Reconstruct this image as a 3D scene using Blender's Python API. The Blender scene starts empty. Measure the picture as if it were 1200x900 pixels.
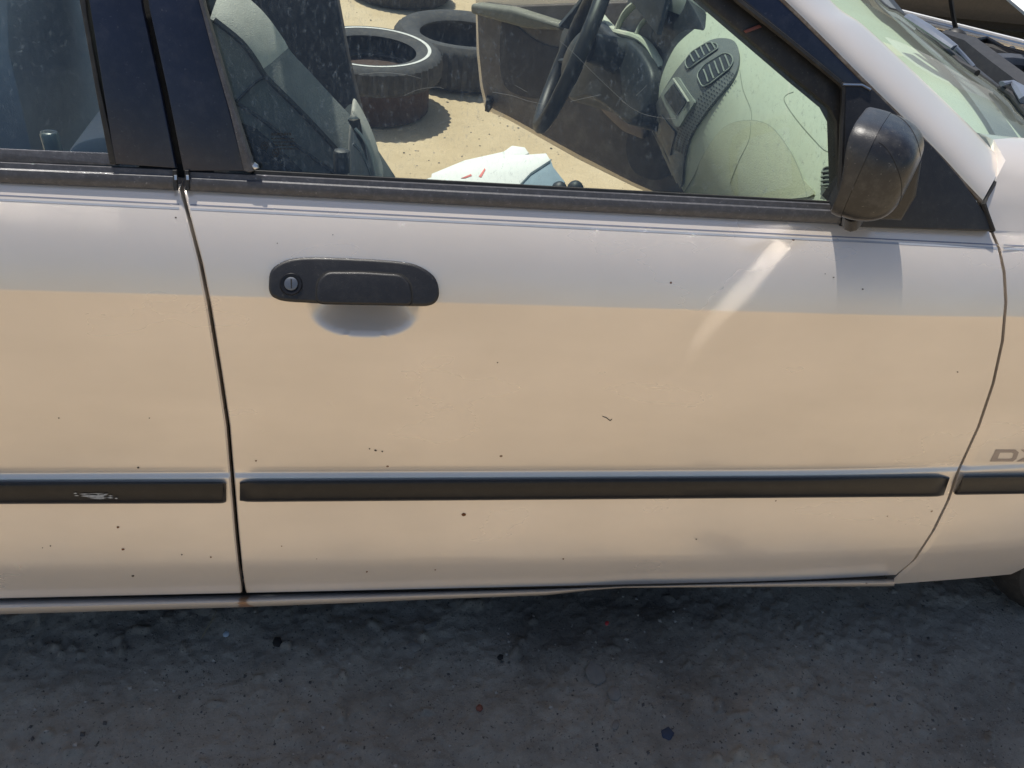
import bpy, bmesh, math, random
import numpy as np
from mathutils import Vector, Matrix
from mathutils.bvhtree import BVHTree
random.seed(7); rng = np.random.default_rng(7)
C = bpy.context.scene
COL = C.collection
# ------------------------------------------------------------------ camera
F = 920.0; PITCH = math.radians(40)
xa = np.array([5900., -95., -F]); xa /= np.linalg.norm(xa)
ua_ = -(xa[1]*math.cos(PITCH) + xa[2]*math.sin(PITCH))/xa[0]
up = np.array([ua_, math.cos(PITCH), math.sin(PITCH)]); up /= np.linalg.norm(up)
ya = np.cross(up, xa)
R = np.array([xa, ya, up])            # world = R @ camera
CP = np.array([0., -.78, 1.32])
cam = bpy.data.objects.new('camera', bpy.data.cameras.new('camera')); COL.objects.link(cam)
cam.data.sensor_width = 36; cam.data.lens = F/1200*36
cam.data.clip_start = .02; cam.data.clip_end = 500
m4 = Matrix.Identity(4)
for i in range(3):
    for j in range(3): m4[i][j] = R[i][j]
    m4[i][3] = CP[i]
cam.matrix_world = m4
C.camera = cam
# ------------------------------------------------------------------ world + sun
EL = math.radians(68); PHI = math.radians(32)     # sun beyond the car, towards its rear
SUN = Vector((-math.sin(PHI)*math.cos(EL), math.cos(PHI)*math.cos(EL), math.sin(EL)))
w = bpy.data.worlds.new('World'); C.world = w; w.use_nodes = True
nt = w.node_tree; nt.nodes.clear()
sky = nt.nodes.new('ShaderNodeTexSky'); sky.sky_type = 'NISHITA'; sky.sun_disc = False
sky.sun_elevation = EL; sky.sun_rotation = math.atan2(SUN.x, SUN.y); sky.air_density = 1.0; sky.dust_density = 1.2
bg = nt.nodes.new('ShaderNodeBackground'); bg.inputs['Strength'].default_value = .13
wo = nt.nodes.new('ShaderNodeOutputWorld')
nt.links.new(sky.outputs[0], bg.inputs[0]); nt.links.new(bg.outputs[0], wo.inputs[0])
sl = bpy.data.lights.new('sun', 'SUN'); sl.energy = 5.0; sl.angle = math.radians(.53); sl.color = (1, .95, .87)
so = bpy.data.objects.new('sun', sl); COL.objects.link(so)
so.rotation_euler = SUN.to_track_quat('Z', 'Y').to_euler(); so.location = (-2, 3, 6)
C.view_settings.view_transform = 'Standard'; C.view_settings.look = 'None'; C.view_settings.gamma = 1
C.view_settings.exposure = 0.0
C.render.engine = 'CYCLES'
C.cycles.max_bounces = 10; C.cycles.transparent_max_bounces = 16; C.cycles.caustics_reflective = True
C.cycles.sample_clamp_indirect = 0; C.cycles.blur_glossy = 0; C.cycles.use_guiding = True; C.cycles.guiding_training_samples = 128; C.cycles.use_denoising = True
# ------------------------------------------------------------------ pixel helpers (photo pixels, 1200 x 900)
def ray(x, y): return R @ np.array([x-600., 450.-y, -F])
def at_y(x, y, c):
    d = ray(x, y); return CP + d*((c-CP[1])/d[1])
def at_z(x, y, c):
    d = ray(x, y); return CP + d*((c-CP[2])/d[2])
class Plane:
    def __init__(s, p, n):
        s.p = np.array(p, float); s.n = np.array(n, float); s.n /= np.linalg.norm(s.n)
    def at(s, x, y, off=0.):
        d = ray(x, y); q = s.p + s.n*off
        return CP + d*(np.dot(q-CP, s.n)/np.dot(d, s.n))
def spline(pts, n=8, closed=True):
    """Catmull-Rom through pixel points"""
    P = [np.array(p, float) for p in pts]; out = []; N = len(P)
    for i in range(N if closed else N-1):
        if closed: a, b, c, d = P[i-1], P[i], P[(i+1) % N], P[(i+2) % N]
        else: a, b, c, d = P[max(i-1, 0)], P[i], P[i+1], P[min(i+2, N-1)]
        for k in range(n):
            t = k/n
            out.append(.5*((2*b)+(c-a)*t+(2*a-5*b+4*c-d)*t*t+(3*b-a-3*c+d)*t**3))
    if not closed: out.append(P[-1])
    return out
def rounded(pts, r=4, n=3):
    """polygon with its corners rounded"""
    P = [np.array(p, float) for p in pts]; out = []; N = len(P)
    for i in range(N):
        a, b, c = P[i-1], P[i], P[(i+1) % N]
        u = a-b; v = c-b; lu, lv = np.linalg.norm(u), np.linalg.norm(v)
        k = min(r, lu*.45, lv*.45); p0 = b+u/lu*k; p1 = b+v/lv*k
        for j in range(n+1):
            t = j/n; out.append((1-t)**2*p0+2*t*(1-t)*b+t*t*p1)
    return out
def interp(poly, y):
    """x of a polyline at pixel row y"""
    ys = [p[1] for p in poly]; xs = [p[0] for p in poly]
    return float(np.interp(y, ys, xs))
# ------------------------------------------------------------------ object helpers
def mk(name, V, Fc, mat, parent=None, smooth=True, label=None, kind=None):
    me = bpy.data.meshes.new(name)
    me.from_pydata([tuple(map(float, v)) for v in V], [], [tuple(f) for f in Fc]); me.validate()
    me.materials.append(mat)
    if smooth:
        me.polygons.foreach_set('use_smooth', [True]*len(me.polygons))
        try: me.set_sharp_from_angle(angle=math.radians(38))
        except Exception: pass
    o = bpy.data.objects.new(name, me); COL.objects.link(o)
    if parent: o.parent = parent
    if label: o['label'] = label
    if kind: o['kind'] = kind
    return o
def thing(name, label, cat, loc=(0, 0, 0), group=None):
    o = bpy.data.objects.new(name, None); COL.objects.link(o)
    o.location = loc; o.empty_display_size = .1
    o['label'] = label; o['category'] = cat
    if group: o['group'] = group
    return o
def tag(o, label, cat, group=None):
    o['label'] = label; o['category'] = cat
    if group: o['group'] = group
    return o
def part(name, parent, label=None):
    o = bpy.data.objects.new(name, None); COL.objects.link(o); o.parent = parent; o.empty_display_size = .05
    if label: o['label'] = label
    return o
def prism(base, n, h, bev=.002, steps=2, back=0.0):
    """closed solid: base polygon (3-D points on a plane with outward normal n) raised by h with a rounded rim"""
    B = np.array([np.array(p, float) for p in base]); n = np.array(n, float); n /= np.linalg.norm(n)
    c = B.mean(0); N = len(B)
    area = sum(np.dot(np.cross(B[i]-c, B[(i+1) % N]-c), n) for i in range(N))
    if area < 0: B = B[::-1]
    V = []; Fc = []
    def inset(B, k):
        out = []
        for i in range(len(B)):
            e0 = B[i]-B[i-1]; e1 = B[(i+1) % len(B)]-B[i]
            m0 = np.cross(n, e0); m1 = np.cross(n, e1)
            m0 /= max(np.linalg.norm(m0), 1e-9); m1 /= max(np.linalg.norm(m1), 1e-9)
            m = m0+m1; l = np.linalg.norm(m); m = m/l if l > .3 else m0
            out.append(B[i]+m*k)
        return np.array(out)
    rings = [B-n*back]
    for j in range(steps+1):
        a = math.pi/2*j/steps
        rings.append(inset(B, bev*(1-math.cos(a)))+n*(h-bev+bev*math.sin(a)))
    for r in rings: V += list(r)
    for k in range(len(rings)-1):
        for i in range(N):
            j = (i+1) % N; Fc.append((k*N+i, k*N+j, (k+1)*N+j, (k+1)*N+i))
    Fc.append(tuple(range((len(rings)-1)*N, len(rings)*N)))
    Fc.append(tuple(range(N-1, -1, -1)))
    return V, Fc
def slab(name, px, pl, h, mat, parent, bev=.002, back=.0, off=0., steps=2, label=None, smooth=True):
    base = [pl.at(x, y, off) for x, y in px]
    V, Fc = prism(base, pl.n, h, bev, steps, back)
    return mk(name, V, Fc, mat, parent, smooth, label)
def gridfaces(nr, nc, flip=False, o=0):
    out = []
    for i in range(nr-1):
        for j in range(nc-1):
            q = (o+i*nc+j, o+i*nc+j+1, o+(i+1)*nc+j+1, o+(i+1)*nc+j)
            out.append(q[::-1] if flip else q)
    return out
def tube(P, r, n=8, caps=True, flat=1.0):
    """swept tube; r number or list"""
    P = [np.array(p, float) for p in P]; V = []; Fc = []
    rr = r if hasattr(r, '__len__') else [r]*len(P)
    up0 = np.array([0, 0, 1.])
    for i, p in enumerate(P):
        t = P[min(i+1, len(P)-1)]-P[max(i-1, 0)]; t /= max(np.linalg.norm(t), 1e-9)
        a = np.cross(t, up0)
        if np.linalg.norm(a) < .1: a = np.cross(t, np.array([0, 1., 0]))
        a /= np.linalg.norm(a); b = np.cross(a, t)
        for k in range(n):
            q = 2*math.pi*k/n; V.append(p+(a*math.cos(q)+b*math.sin(q)*flat)*rr[i])
    for i in range(len(P)-1):
        for k in range(n):
            l = (k+1) % n; Fc.append((i*n+k, i*n+l, (i+1)*n+l, (i+1)*n+k))
    if caps:
        Fc.append(tuple(range(n-1, -1, -1))); Fc.append(tuple(range((len(P)-1)*n, len(P)*n)))
    return V, Fc
def join(parts):
    V = []; Fc = []
    for v, f in parts:
        o = len(V); V += list(v); Fc += [tuple(i+o for i in q) for q in f]
    return V, Fc
def box(lo, hi):
    x0, y0, z0 = lo; x1, y1, z1 = hi
    V = [(x0, y0, z0), (x1, y0, z0), (x1, y1, z0), (x0, y1, z0), (x0, y0, z1), (x1, y0, z1), (x1, y1, z1), (x0, y1, z1)]
    return V, [(0, 3, 2, 1), (4, 5, 6, 7), (0, 1, 5, 4), (1, 2, 6, 5), (2, 3, 7, 6), (3, 0, 4, 7)]
# ------------------------------------------------------------------ materials
class M:
    def __init__(s, name):
        s.m = bpy.data.materials.new(name); s.m.use_nodes = True; s.t = s.m.node_tree
        s.t.nodes.clear(); s.out = s.n('OutputMaterial')
    def n(s, kind, **kw):
        x = s.t.nodes.new('ShaderNode'+kind)
        for k, v in kw.items():
            if k.startswith('i_'):
                k2 = k[2:]
                k2 = int(k2) if k2.isdigit() else k2.replace('_', ' ')
                x.inputs[k2].default_value = v
            else: setattr(x, k, v)
        return x
    def l(s, a, b): s.t.links.new(a, b)
    def pos(s, scale=(1, 1, 1)):
        g = s.n('NewGeometry'); mp = s.n('Mapping'); mp.inputs['Scale'].default_value = scale
        s.l(g.outputs['Position'], mp.inputs['Vector']); return mp.outputs[0]
    def noise(s, scale, detail=5, rough=.55, vec=None, stretch=(1, 1, 1)):
        x = s.n('TexNoise'); x.inputs['Scale'].default_value = scale
        x.inputs['Detail'].default_value = detail; x.inputs['Roughness'].default_value = rough
        s.l(vec or s.pos(stretch), x.inputs['Vector']); return x.outputs['Fac']
    def ramp(s, fac, *stops):
        x = s.n('ValToRGB'); cr = x.color_ramp; cr.interpolation = 'EASE'
        while len(cr.elements) < len(stops): cr.elements.new(.5)
        for e, (p, c) in zip(cr.elements, stops):
            e.position = p; e.color = (c, c, c, 1) if not hasattr(c, '__len__') else (*c[:3], 1)
        s.l(fac, x.inputs[0]); return x.outputs[0]
    def mix(s, fac, a, b, mode='MIX'):
        x = s.n('MixRGB', blend_type=mode)
        for k, v in ((0, fac), (1, a), (2, b)):
            if hasattr(v, 'links') or isinstance(v, bpy.types.NodeSocket): s.l(v, x.inputs[k])
            elif k == 0: x.inputs[0].default_value = v
            else: x.inputs[k].default_value = (*v[:3], 1) if hasattr(v, '__len__') else (v, v, v, 1)
        return x.outputs[0]
    def math(s, op, a, b=0.):
        x = s.n('Math', operation=op)
        for k, v in ((0, a), (1, b)):
            if isinstance(v, bpy.types.NodeSocket): s.l(v, x.inputs[k])
            else: x.inputs[k].default_value = v
        return x.outputs[0]
    def bsdf(s, color, rough=.5, metal=0., spec=.5, coat=0., coat_rough=.05, bump=None, bstr=.3, bdist=.001, **kw):
        b = s.n('BsdfPrincipled')
        def put(k, v):
            if isinstance(v, bpy.types.NodeSocket): s.l(v, b.inputs[k])
            else: b.inputs[k].default_value = (*v[:3], 1) if (hasattr(v, '__len__')) else v
        put('Base Color', color); put('Roughness', rough); put('Metallic', metal)
        put('Specular IOR Level', spec); put('Coat Weight', coat); put('Coat Roughness', coat_rough)
        if bump is not None:
            bp = s.n('Bump'); bp.inputs['Strength'].default_value = bstr; bp.inputs['Distance'].default_value = bdist
            s.l(bump, bp.inputs['Height']); s.l(bp.outputs[0], b.inputs['Normal']); s.bumpout = bp.outputs[0]
        s.l(b.outputs[0], s.out.inputs['Surface']); s.b = b
        return s.m
def simple(name, col, rough=.6, metal=0., var=.25, scale=30, bs=.25, bd=.0006, dust=0., dustcol=(.36, .34, .30), spec=.5, coat=0., bscale=400):
    m = M(name)
    n1 = m.noise(scale, 6, .6)
    c = m.mix(n1, tuple(v*(1-var) for v in col), tuple(min(1, v*(1+var)) for v in col))
    if dust:
        big = dust*.35 if max(col) < .08 else dust
        d = m.ramp(m.noise(scale*2.3, 8, .7), (.42, 0.), (.75, big)); c = m.mix(d, c, dustcol)
        d2 = m.ramp(m.noise(260, 3, .6), (.64, 0.), (.74, min(1, dust*.9))); c = m.mix(d2, c, dustcol)
    return m.bsdf(c, rough, metal, spec, coat, bump=m.noise(bscale, 4, .6), bstr=bs, bdist=bd)

def paint_mat(name='champagne_paint', cbase=(.72, .645, .565)):
    m = M(name)
    big = m.ramp(m.noise(3.1, 5, .6), (.2, .95), (.8, 1.05))
    c = m.mix(1., cbase, big, 'MULTIPLY')
    # thin film of dust, drifting in soft blotches
    dust = m.ramp(m.noise(7, 4, .5, stretch=(.6, 1, 1.6)), (.25, 0.), (.9, .26)); c = m.mix(dust, c, (.50, .43, .34))
    # rust specks: sparse voronoi cells picked by a slow noise
    g = m.n('NewGeometry'); v = m.n('TexVoronoi'); v.inputs['Scale'].default_value = 38; m.l(g.outputs['Position'], v.inputs['Vector'])
    wn = m.n('SeparateColor'); m.l(v.outputs['Color'], wn.inputs[0])
    pick = m.math('GREATER_THAN', wn.outputs[0], .955)
    rad = m.math('MULTIPLY', wn.outputs[1], .085)
    dot = m.math('LESS_THAN', v.outputs['Distance'], m.math('ADD', rad, .02))
    spot = m.math('MULTIPLY', pick, dot); c = m.mix(spot, c, (.13, .06, .03))
    # rust bleeding near the lower rear corner of the front door
    xyz = m.n('SeparateXYZ'); m.l(g.outputs['Position'], xyz.inputs[0])
    def near(v0, x, wd):
        return m.math('SUBTRACT', 1., m.math('MINIMUM', m.math('DIVIDE', m.math('ABSOLUTE', m.math('SUBTRACT', x, v0)), wd), 1.))
    r1 = m.math('MULTIPLY', near(-.222, xyz.outputs[0], .022), near(.19, xyz.outputs[2], .085))
    r2 = m.math('MULTIPLY', near(.955, xyz.outputs[0], .02), near(.17, xyz.outputs[2], .03))
    r3 = m.math('MULTIPLY', near(-.44, xyz.outputs[0], .02), near(.165, xyz.outputs[2], .03))
    rr = m.math('MAXIMUM', r1, m.math('MAXIMUM', r2, m.math('MULTIPLY', r3, .5)))
    rn = m.math('ADD', m.math('MULTIPLY', rr, 1.8), m.math('SUBTRACT', m.noise(140, 5, .7), 1.12))
    rust = m.ramp(rn, (.0, 0.), (.35, .85)); c = m.mix(rust, c, (.30, .13, .035))
    rough = m.math('ADD', m.math('MULTIPLY', dust, .5), .26)
    metal = m.math('MULTIPLY', m.math('SUBTRACT', 1., m.math('MAXIMUM', spot, rust)), .34)
    wav = m.noise(2.2, 2, .5, stretch=(.7, 1, 1.2))
    m.bsdf(c, rough, metal, .5, .75, .07, bump=wav, bstr=.5, bdist=.004)
    return m.m
PAINT = paint_mat()
BLACKPL = simple('textured_black_plastic', (.008, .008, .010), .46, var=.25, bs=.6, bd=.0005, dust=.09, bscale=900)
MOLD = simple('black_rubber_moulding', (.010, .010, .012), .30, bs=.2, dust=.05, spec=.3)
TRIM = simple('weathered_belt_rubber', (.055, .056, .064), .5, bs=.5, dust=.5, scale=60, dustcol=(.28, .28, .30))
PILLAR = simple('faded_black_pillar_film', (.008, .012, .028), .30, bs=.25, dust=.16, scale=24, dustcol=(.22, .22, .24))
SEAL = simple('rubber_seal', (.012, .012, .012), .6, dust=.15)
BROWNSEAL = simple('dusty_brown_seal', (.10, .075, .055), .7, dust=.4)
DARK = simple('dark_inner_metal', (.010, .010, .010), .8, var=.5, dust=.1)
STRIPE = simple('grey_blue_pinstripe', (.17, .18, .23), .4)
STRIPEPALE = simple('worn_pinstripe', (.30, .32, .36), .4)
DECAL = simple('faded_badge_print', (.36, .29, .24), .5)
ALU = simple('worn_metal', (.55, .55, .56), .32, 1., scale=50)
CHROME = simple('lock_metal', (.16, .17, .19), .5, 1.)
DASH = simple('pale_dash_vinyl', (.47, .50, .40), .72, var=.12, scale=9, bs=.5, bd=.0008, dust=.12, dustcol=(.50, .42, .26), bscale=500)
DASHB = simple('airbag_cover_vinyl', (.45, .46, .34), .75, var=.12, scale=12, bs=.9, bd=.001, dust=.15, bscale=330)
DASHD = simple('grey_dash_plastic', (.13, .14, .14), .55, var=.2, scale=20, bs=.5, dust=.18)
DASHT = simple('dark_dash_plastic', (.018, .022, .028), .5, dust=.15)
SEATF = simple('seat_fabric_sunlit_tone', (.62, .62, .55), .9, var=.2, scale=40, bs=.8, bd=.001, dust=.15, bscale=700)  # seat cloth paled for the sunlit shoulder, sunlight put into the colour
SEATLIT = simple('seat_base_sunlit_tone', (.50, .48, .43), .9, var=.15, scale=20, bs=.8, bd=.001, bscale=700)  # seat base cloth with the sun patch put into its colour
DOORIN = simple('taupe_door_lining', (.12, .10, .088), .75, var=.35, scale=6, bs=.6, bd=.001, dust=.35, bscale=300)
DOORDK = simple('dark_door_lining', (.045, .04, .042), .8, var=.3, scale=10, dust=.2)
PAPER = simple('white_paper', (.80, .82, .80), .8, var=.06, scale=9, bs=.2)
PAPERB = simple('blue_grey_paper', (.22, .30, .36), .8, var=.2)
REDINK = simple('red_ink', (.70, .20, .18), .7)
RUBBER = simple('tyre_rubber', (.045, .045, .047), .85, var=.3, scale=14, bs=.5, bd=.001, dust=.5, dustcol=(.28, .24, .18))
WHITEWALL = simple('white_tyre_band', (.62, .61, .57), .7, dust=.3)
STEEL = simple('rusty_brown_steel', (.045, .022, .015), .8, var=.5, dust=.2)
GREASE = simple('greasy_black_metal', (.012, .012, .013), .5, var=.6, scale=40, dust=.12)
WHITEP = simple('white_paint_metal', (.72, .70, .66), .35, dust=.1, coat=.5)
OTHERCAR = simple('dark_car_paint', (.055, .05, .045), .35, dust=.2, coat=.5)

def glass_mat(name, tint=(.77, .84, .79), dirt=.28, haze=.03, dcol=(.34, .41, .45), streak=(1, 1, .35), glossrough=.0, refl=1.0):
    m = M(name)
    tr = m.n('BsdfTransparent'); tr.inputs[0].default_value = (*tint, 1)
    gl = m.n('BsdfGlossy'); gl.inputs['Roughness'].default_value = glossrough; gl.inputs[0].default_value = (1, 1, 1, 1)
    fr = m.n('Fresnel'); fr.inputs[0].default_value = 1.5
    f2 = m.math('MULTIPLY', fr.outputs[0], refl)
    mx = m.n('MixShader'); m.l(f2, mx.inputs[0]); m.l(tr.outputs[0], mx.inputs[1]); m.l(gl.outputs[0], mx.inputs[2])
    df = m.n('BsdfDiffuse'); df.inputs[0].default_value = (*dcol, 1)
    n1 = m.ramp(m.noise(190, 5, .8, stretch=streak), (.55, 0.), (.66, 1.))
    n2 = m.ramp(m.noise(7, 7, .7, stretch=(1, 1, .5)), (.35, .25), (.7, 1.))
    ns = m.ramp(m.noise(60, 6, .75, stretch=(3.2, 3.2, .18)), (.45, 0.), (.8, .6))
    fac = m.math('ADD', m.math('MULTIPLY', m.math('MULTIPLY', m.math('ADD', n1, ns), n2), dirt), haze)
    m2 = m.n('MixShader'); m.l(fac, m2.inputs[0]); m.l(mx.outputs[0], m2.inputs[1]); m.l(df.outputs[0], m2.inputs[2])
    m.l(m2.outputs[0], m.out.inputs['Surface'])
    return m.m
GLASS = glass_mat('dusty_side_glass')
WSGLASS = glass_mat('dirty_windscreen_glass', (.84, .93, .88), .28, .12, (.55, .58, .5), (1, 1, 1), .0, .16)

def ground_mat():
    m = M('sandy_ground')
    g = m.n('NewGeometry'); xyz = m.n('SeparateXYZ'); m.l(g.outputs['Position'], xyz.inputs[0])
    # grey compacted, oil-stained strip where the cars stand; yellow sand beyond
    nb = m.noise(2.2, 6, .6)
    yy = m.math('ABSOLUTE', m.math('SUBTRACT', xyz.outputs[1], .15))
    e = m.math('ADD', yy, m.math('MULTIPLY', m.math('SUBTRACT', nb, .5), .5))
    grey = m.ramp(e, (.40, 1.), (.56, 0.))
    sand = m.mix(m.noise(6, 8, .65), (.54, .41, .25), (.70, .56, .37))
    sand = m.mix(m.ramp(m.noise(1.7, 6, .6), (.45, 0.), (.7, .45)), sand, (.72, .59, .41))
    sand = m.mix(m.ramp(m.noise(33, 6, .7), (.55, 0.), (.80, .35)), sand, (.34, .24, .14))
    dirt = m.mix(m.noise(30, 10, .7), (.21, .188, .155), (.40, .36, .30))
    oil = m.ramp(m.noise(2.6, 9, .72), (.42, 0.), (.75, .50)); dirt = m.mix(oil, dirt, (.060, .052, .044))
    grit = m.ramp(m.noise(420, 3, .6), (.62, 0.), (.72, .55)); dirt = m.mix(grit, dirt, (.46, .43, .37))
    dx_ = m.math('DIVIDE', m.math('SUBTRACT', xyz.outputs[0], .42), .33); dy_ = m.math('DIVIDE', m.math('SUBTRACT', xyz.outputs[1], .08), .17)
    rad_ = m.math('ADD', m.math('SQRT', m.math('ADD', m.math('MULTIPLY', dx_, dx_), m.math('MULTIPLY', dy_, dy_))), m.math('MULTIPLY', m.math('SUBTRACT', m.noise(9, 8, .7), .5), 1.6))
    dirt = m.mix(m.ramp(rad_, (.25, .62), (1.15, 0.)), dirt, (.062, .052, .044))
    pits = m.ramp(m.noise(170, 4, .65), (.33, .85), (.40, 0.)); dirt = m.mix(pits, dirt, (.05, .045, .04))
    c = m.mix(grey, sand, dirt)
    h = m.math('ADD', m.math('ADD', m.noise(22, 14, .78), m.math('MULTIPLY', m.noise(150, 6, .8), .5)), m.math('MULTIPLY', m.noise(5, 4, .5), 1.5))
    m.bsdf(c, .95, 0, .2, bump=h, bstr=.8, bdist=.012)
    return m.m
GROUND = ground_mat()
# ------------------------------------------------------------------ ground
nx = 100
def gh(x, y): return 0.006*math.sin(x*3.1+1.3)*math.sin(y*2.7)+.004*math.sin(7*x+3*y)
xs = np.sign(np.linspace(-1, 1, nx))*np.abs(np.linspace(-1, 1, nx))**3.2*120
V = [(x, y+1, gh(x, y)-.006 if abs(x) < 20 and abs(y) < 20 else -.006) for y in xs for x in xs]
gd = mk('ground', V, gridfaces(nx, nx), GROUND, kind='structure')
gd['label'] = 'dusty sand and grey dirt ground'

# ================================================================== THE CAR
car = thing('parked_sedan', 'champagne beige sedan with black door handle, its front passenger door closed, filling the view', 'car', (.1, .8, 0))
def fix(o):      # keep world placement while parenting to the empty
    return o
CARM = Matrix.Translation(Vector((-.1, -.8, 0)))
# feature rows: (y offset, pixel line end a, pixel line end b)
FEAT = [(.063, (0, 213), (1162, 272)), (.000, (0, 340), (1180, 374)), (-.004, (0, 554), (1115, 549)), (-.0095, (0, 563), (1115, 558)),
        (-.0105, (0, 590), (1110, 582)), (-.021, (0, 665), (1080, 652)), (-.013, (0, 701), (1045, 678))]
FZ = []
for yo, a, b in FEAT:
    A = at_y(*a, yo); B = at_y(*b, yo); FZ.append((A[0], A[2], B[0], B[2]))
def fz(i, x):
    a = FZ[i]; return a[1]+(a[3]-a[1])*(x-a[0])/(a[2]-a[0])
def prof(s):
    """outward offset as a function of feature coordinate s"""
    i = min(int(s), 5); t = s-i
    y0, y1 = FEAT[i][0], FEAT[i+1][0]
    if i == 0: h = 1-t; return .034*h+(y0-.034)*h**3   # leans in more and more towards the belt
    if i == 1: return y0+(y1-y0)*t - .0055*4*t*(1-t)
    if i == 2:
        tt = t*t*(3-2*t); return y0+(y1-y0)*tt
    if i == 3: return y0+(y1-y0)*t
    if i == 4: return y0+(y1-y0)*t + -.002*4*t*(1-t)
    return y0+(y1-y0)*(t**1.25)
def plan(x):     # the body side curves in towards the front
    return .012*max(0, x-.55)**2/.2
def skin(x, s):
    i = min(int(s), 5); t = s-i
    return np.array([x, prof(s)+plan(x), fz(i, x)+(fz(i+1, x)-fz(i, x))*t])
SV = sorted(set([round(v, 4) for v in list(np.linspace(0, 1, 22))+list(np.linspace(1, 1.28, 26))+list(np.linspace(1.3, 2, 24))+list(np.linspace(2, 3, 7))+list(np.linspace(3, 4, 4))+list(np.linspace(4, 5, 9))+list(np.linspace(5, 6, 9))]+[.985, .97, 1.01, 1.02]))
def proj(P):
    v = R.T @ (np.array(P)-CP); return 600-v[0]*F/v[2], 450+v[1]*F/v[2]
def edge_x(poly, s, x0):
    """world x where the skin row s meets a pixel polyline"""
    x = x0
    for _ in range(12):
        u, v = proj(skin(x, s)); t = interp(poly, v); x += (t-u)/1000.
    return x
GAP_A = [(207, 190), (212, 222), (218, 245), (235, 310), (245, 360), (258, 440), (267, 500), (272, 560), (277, 620), (282, 670), (286, 697), (288, 720)]
GAP_B = [(1160, 262), (1164, 274), (1172, 292), (1178, 320), (1180, 355), (1176, 400), (1165, 450), (1148, 500), (1125, 550), (1121, 560), (1113, 585), (1095, 622), (1072, 657), (1046, 679), (1030, 695)]
def shift(poly, d): return [(x+d, y) for x, y in poly]
def scoop(x, z):   # hand recess under the handle
    c = at_y(427, 352, .0); dx = (x-c[0])/.068; dz = (z-c[2])/(.050 if z < c[2] else .024)
    r = abs(dx)**2.6+abs(dz)**2.2
    return .042*max(0., 1-r)**1.15 if r < 1 else 0.
def panel(name, left, right, ncol, parent, scoopf=None, svals=SV, mat=PAINT, label=None):
    V = []; n = len(svals)
    tt = [0]+list(np.linspace(0, 1, ncol))+[1]
    rowsv = []
    for s in svals:
        xl = edge_x(left, s, -.2) if callable(left) is False and left is not None else -1.4
        xr = edge_x(right, s, .9) if right is not None else 1.6
        row = []
        for k, t in enumerate(tt):
            if t == 0 or t == 1:
                pass
            x = xl+(xr-xl)*t
            if k == 1 and left is not None: x = xl+.0018
            if k == len(tt)-2 and right is not None: x = xr-.0018
            p = skin(x, s)
            if k == 0 or k == len(tt)-1: p = p+np.array([0, .0022, 0])
            if scoopf: p = p+np.array([0, scoopf(p[0], p[2]), 0])
            row.append(p)
        # flanges turned inwards
        row = [row[0]+np.array([.0004, .016, 0])]+row+[row[-1]+np.array([-.0004, .016, 0])]
        rowsv.append(row)
    rowsv.append([p+np.array([0, .004, -.001]) for p in rowsv[-1]])
    rowsv.append([p+np.array([0, .02, 0.004]) for p in rowsv[-1]])
    top = [p+np.array([0, .012, .002]) for p in rowsv[0]]
    rowsv = [top]+rowsv
    nc = len(rowsv[0])
    for r in rowsv: V += r
    o = mk(name, V, gridfaces(len(rowsv), nc, True), mat, parent, True, label)
    return o
rear_door = part('rear_door', car); front_door = part('front_door', car); 
SVC = SV
outer = panel('door_skin', shift(GAP_A, 2.2), shift(GAP_B, -1.8), 300, front_door, scoop)
rskin = panel('door_skin', None, shift(GAP_A, -2.2), 60, rear_door)
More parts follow.
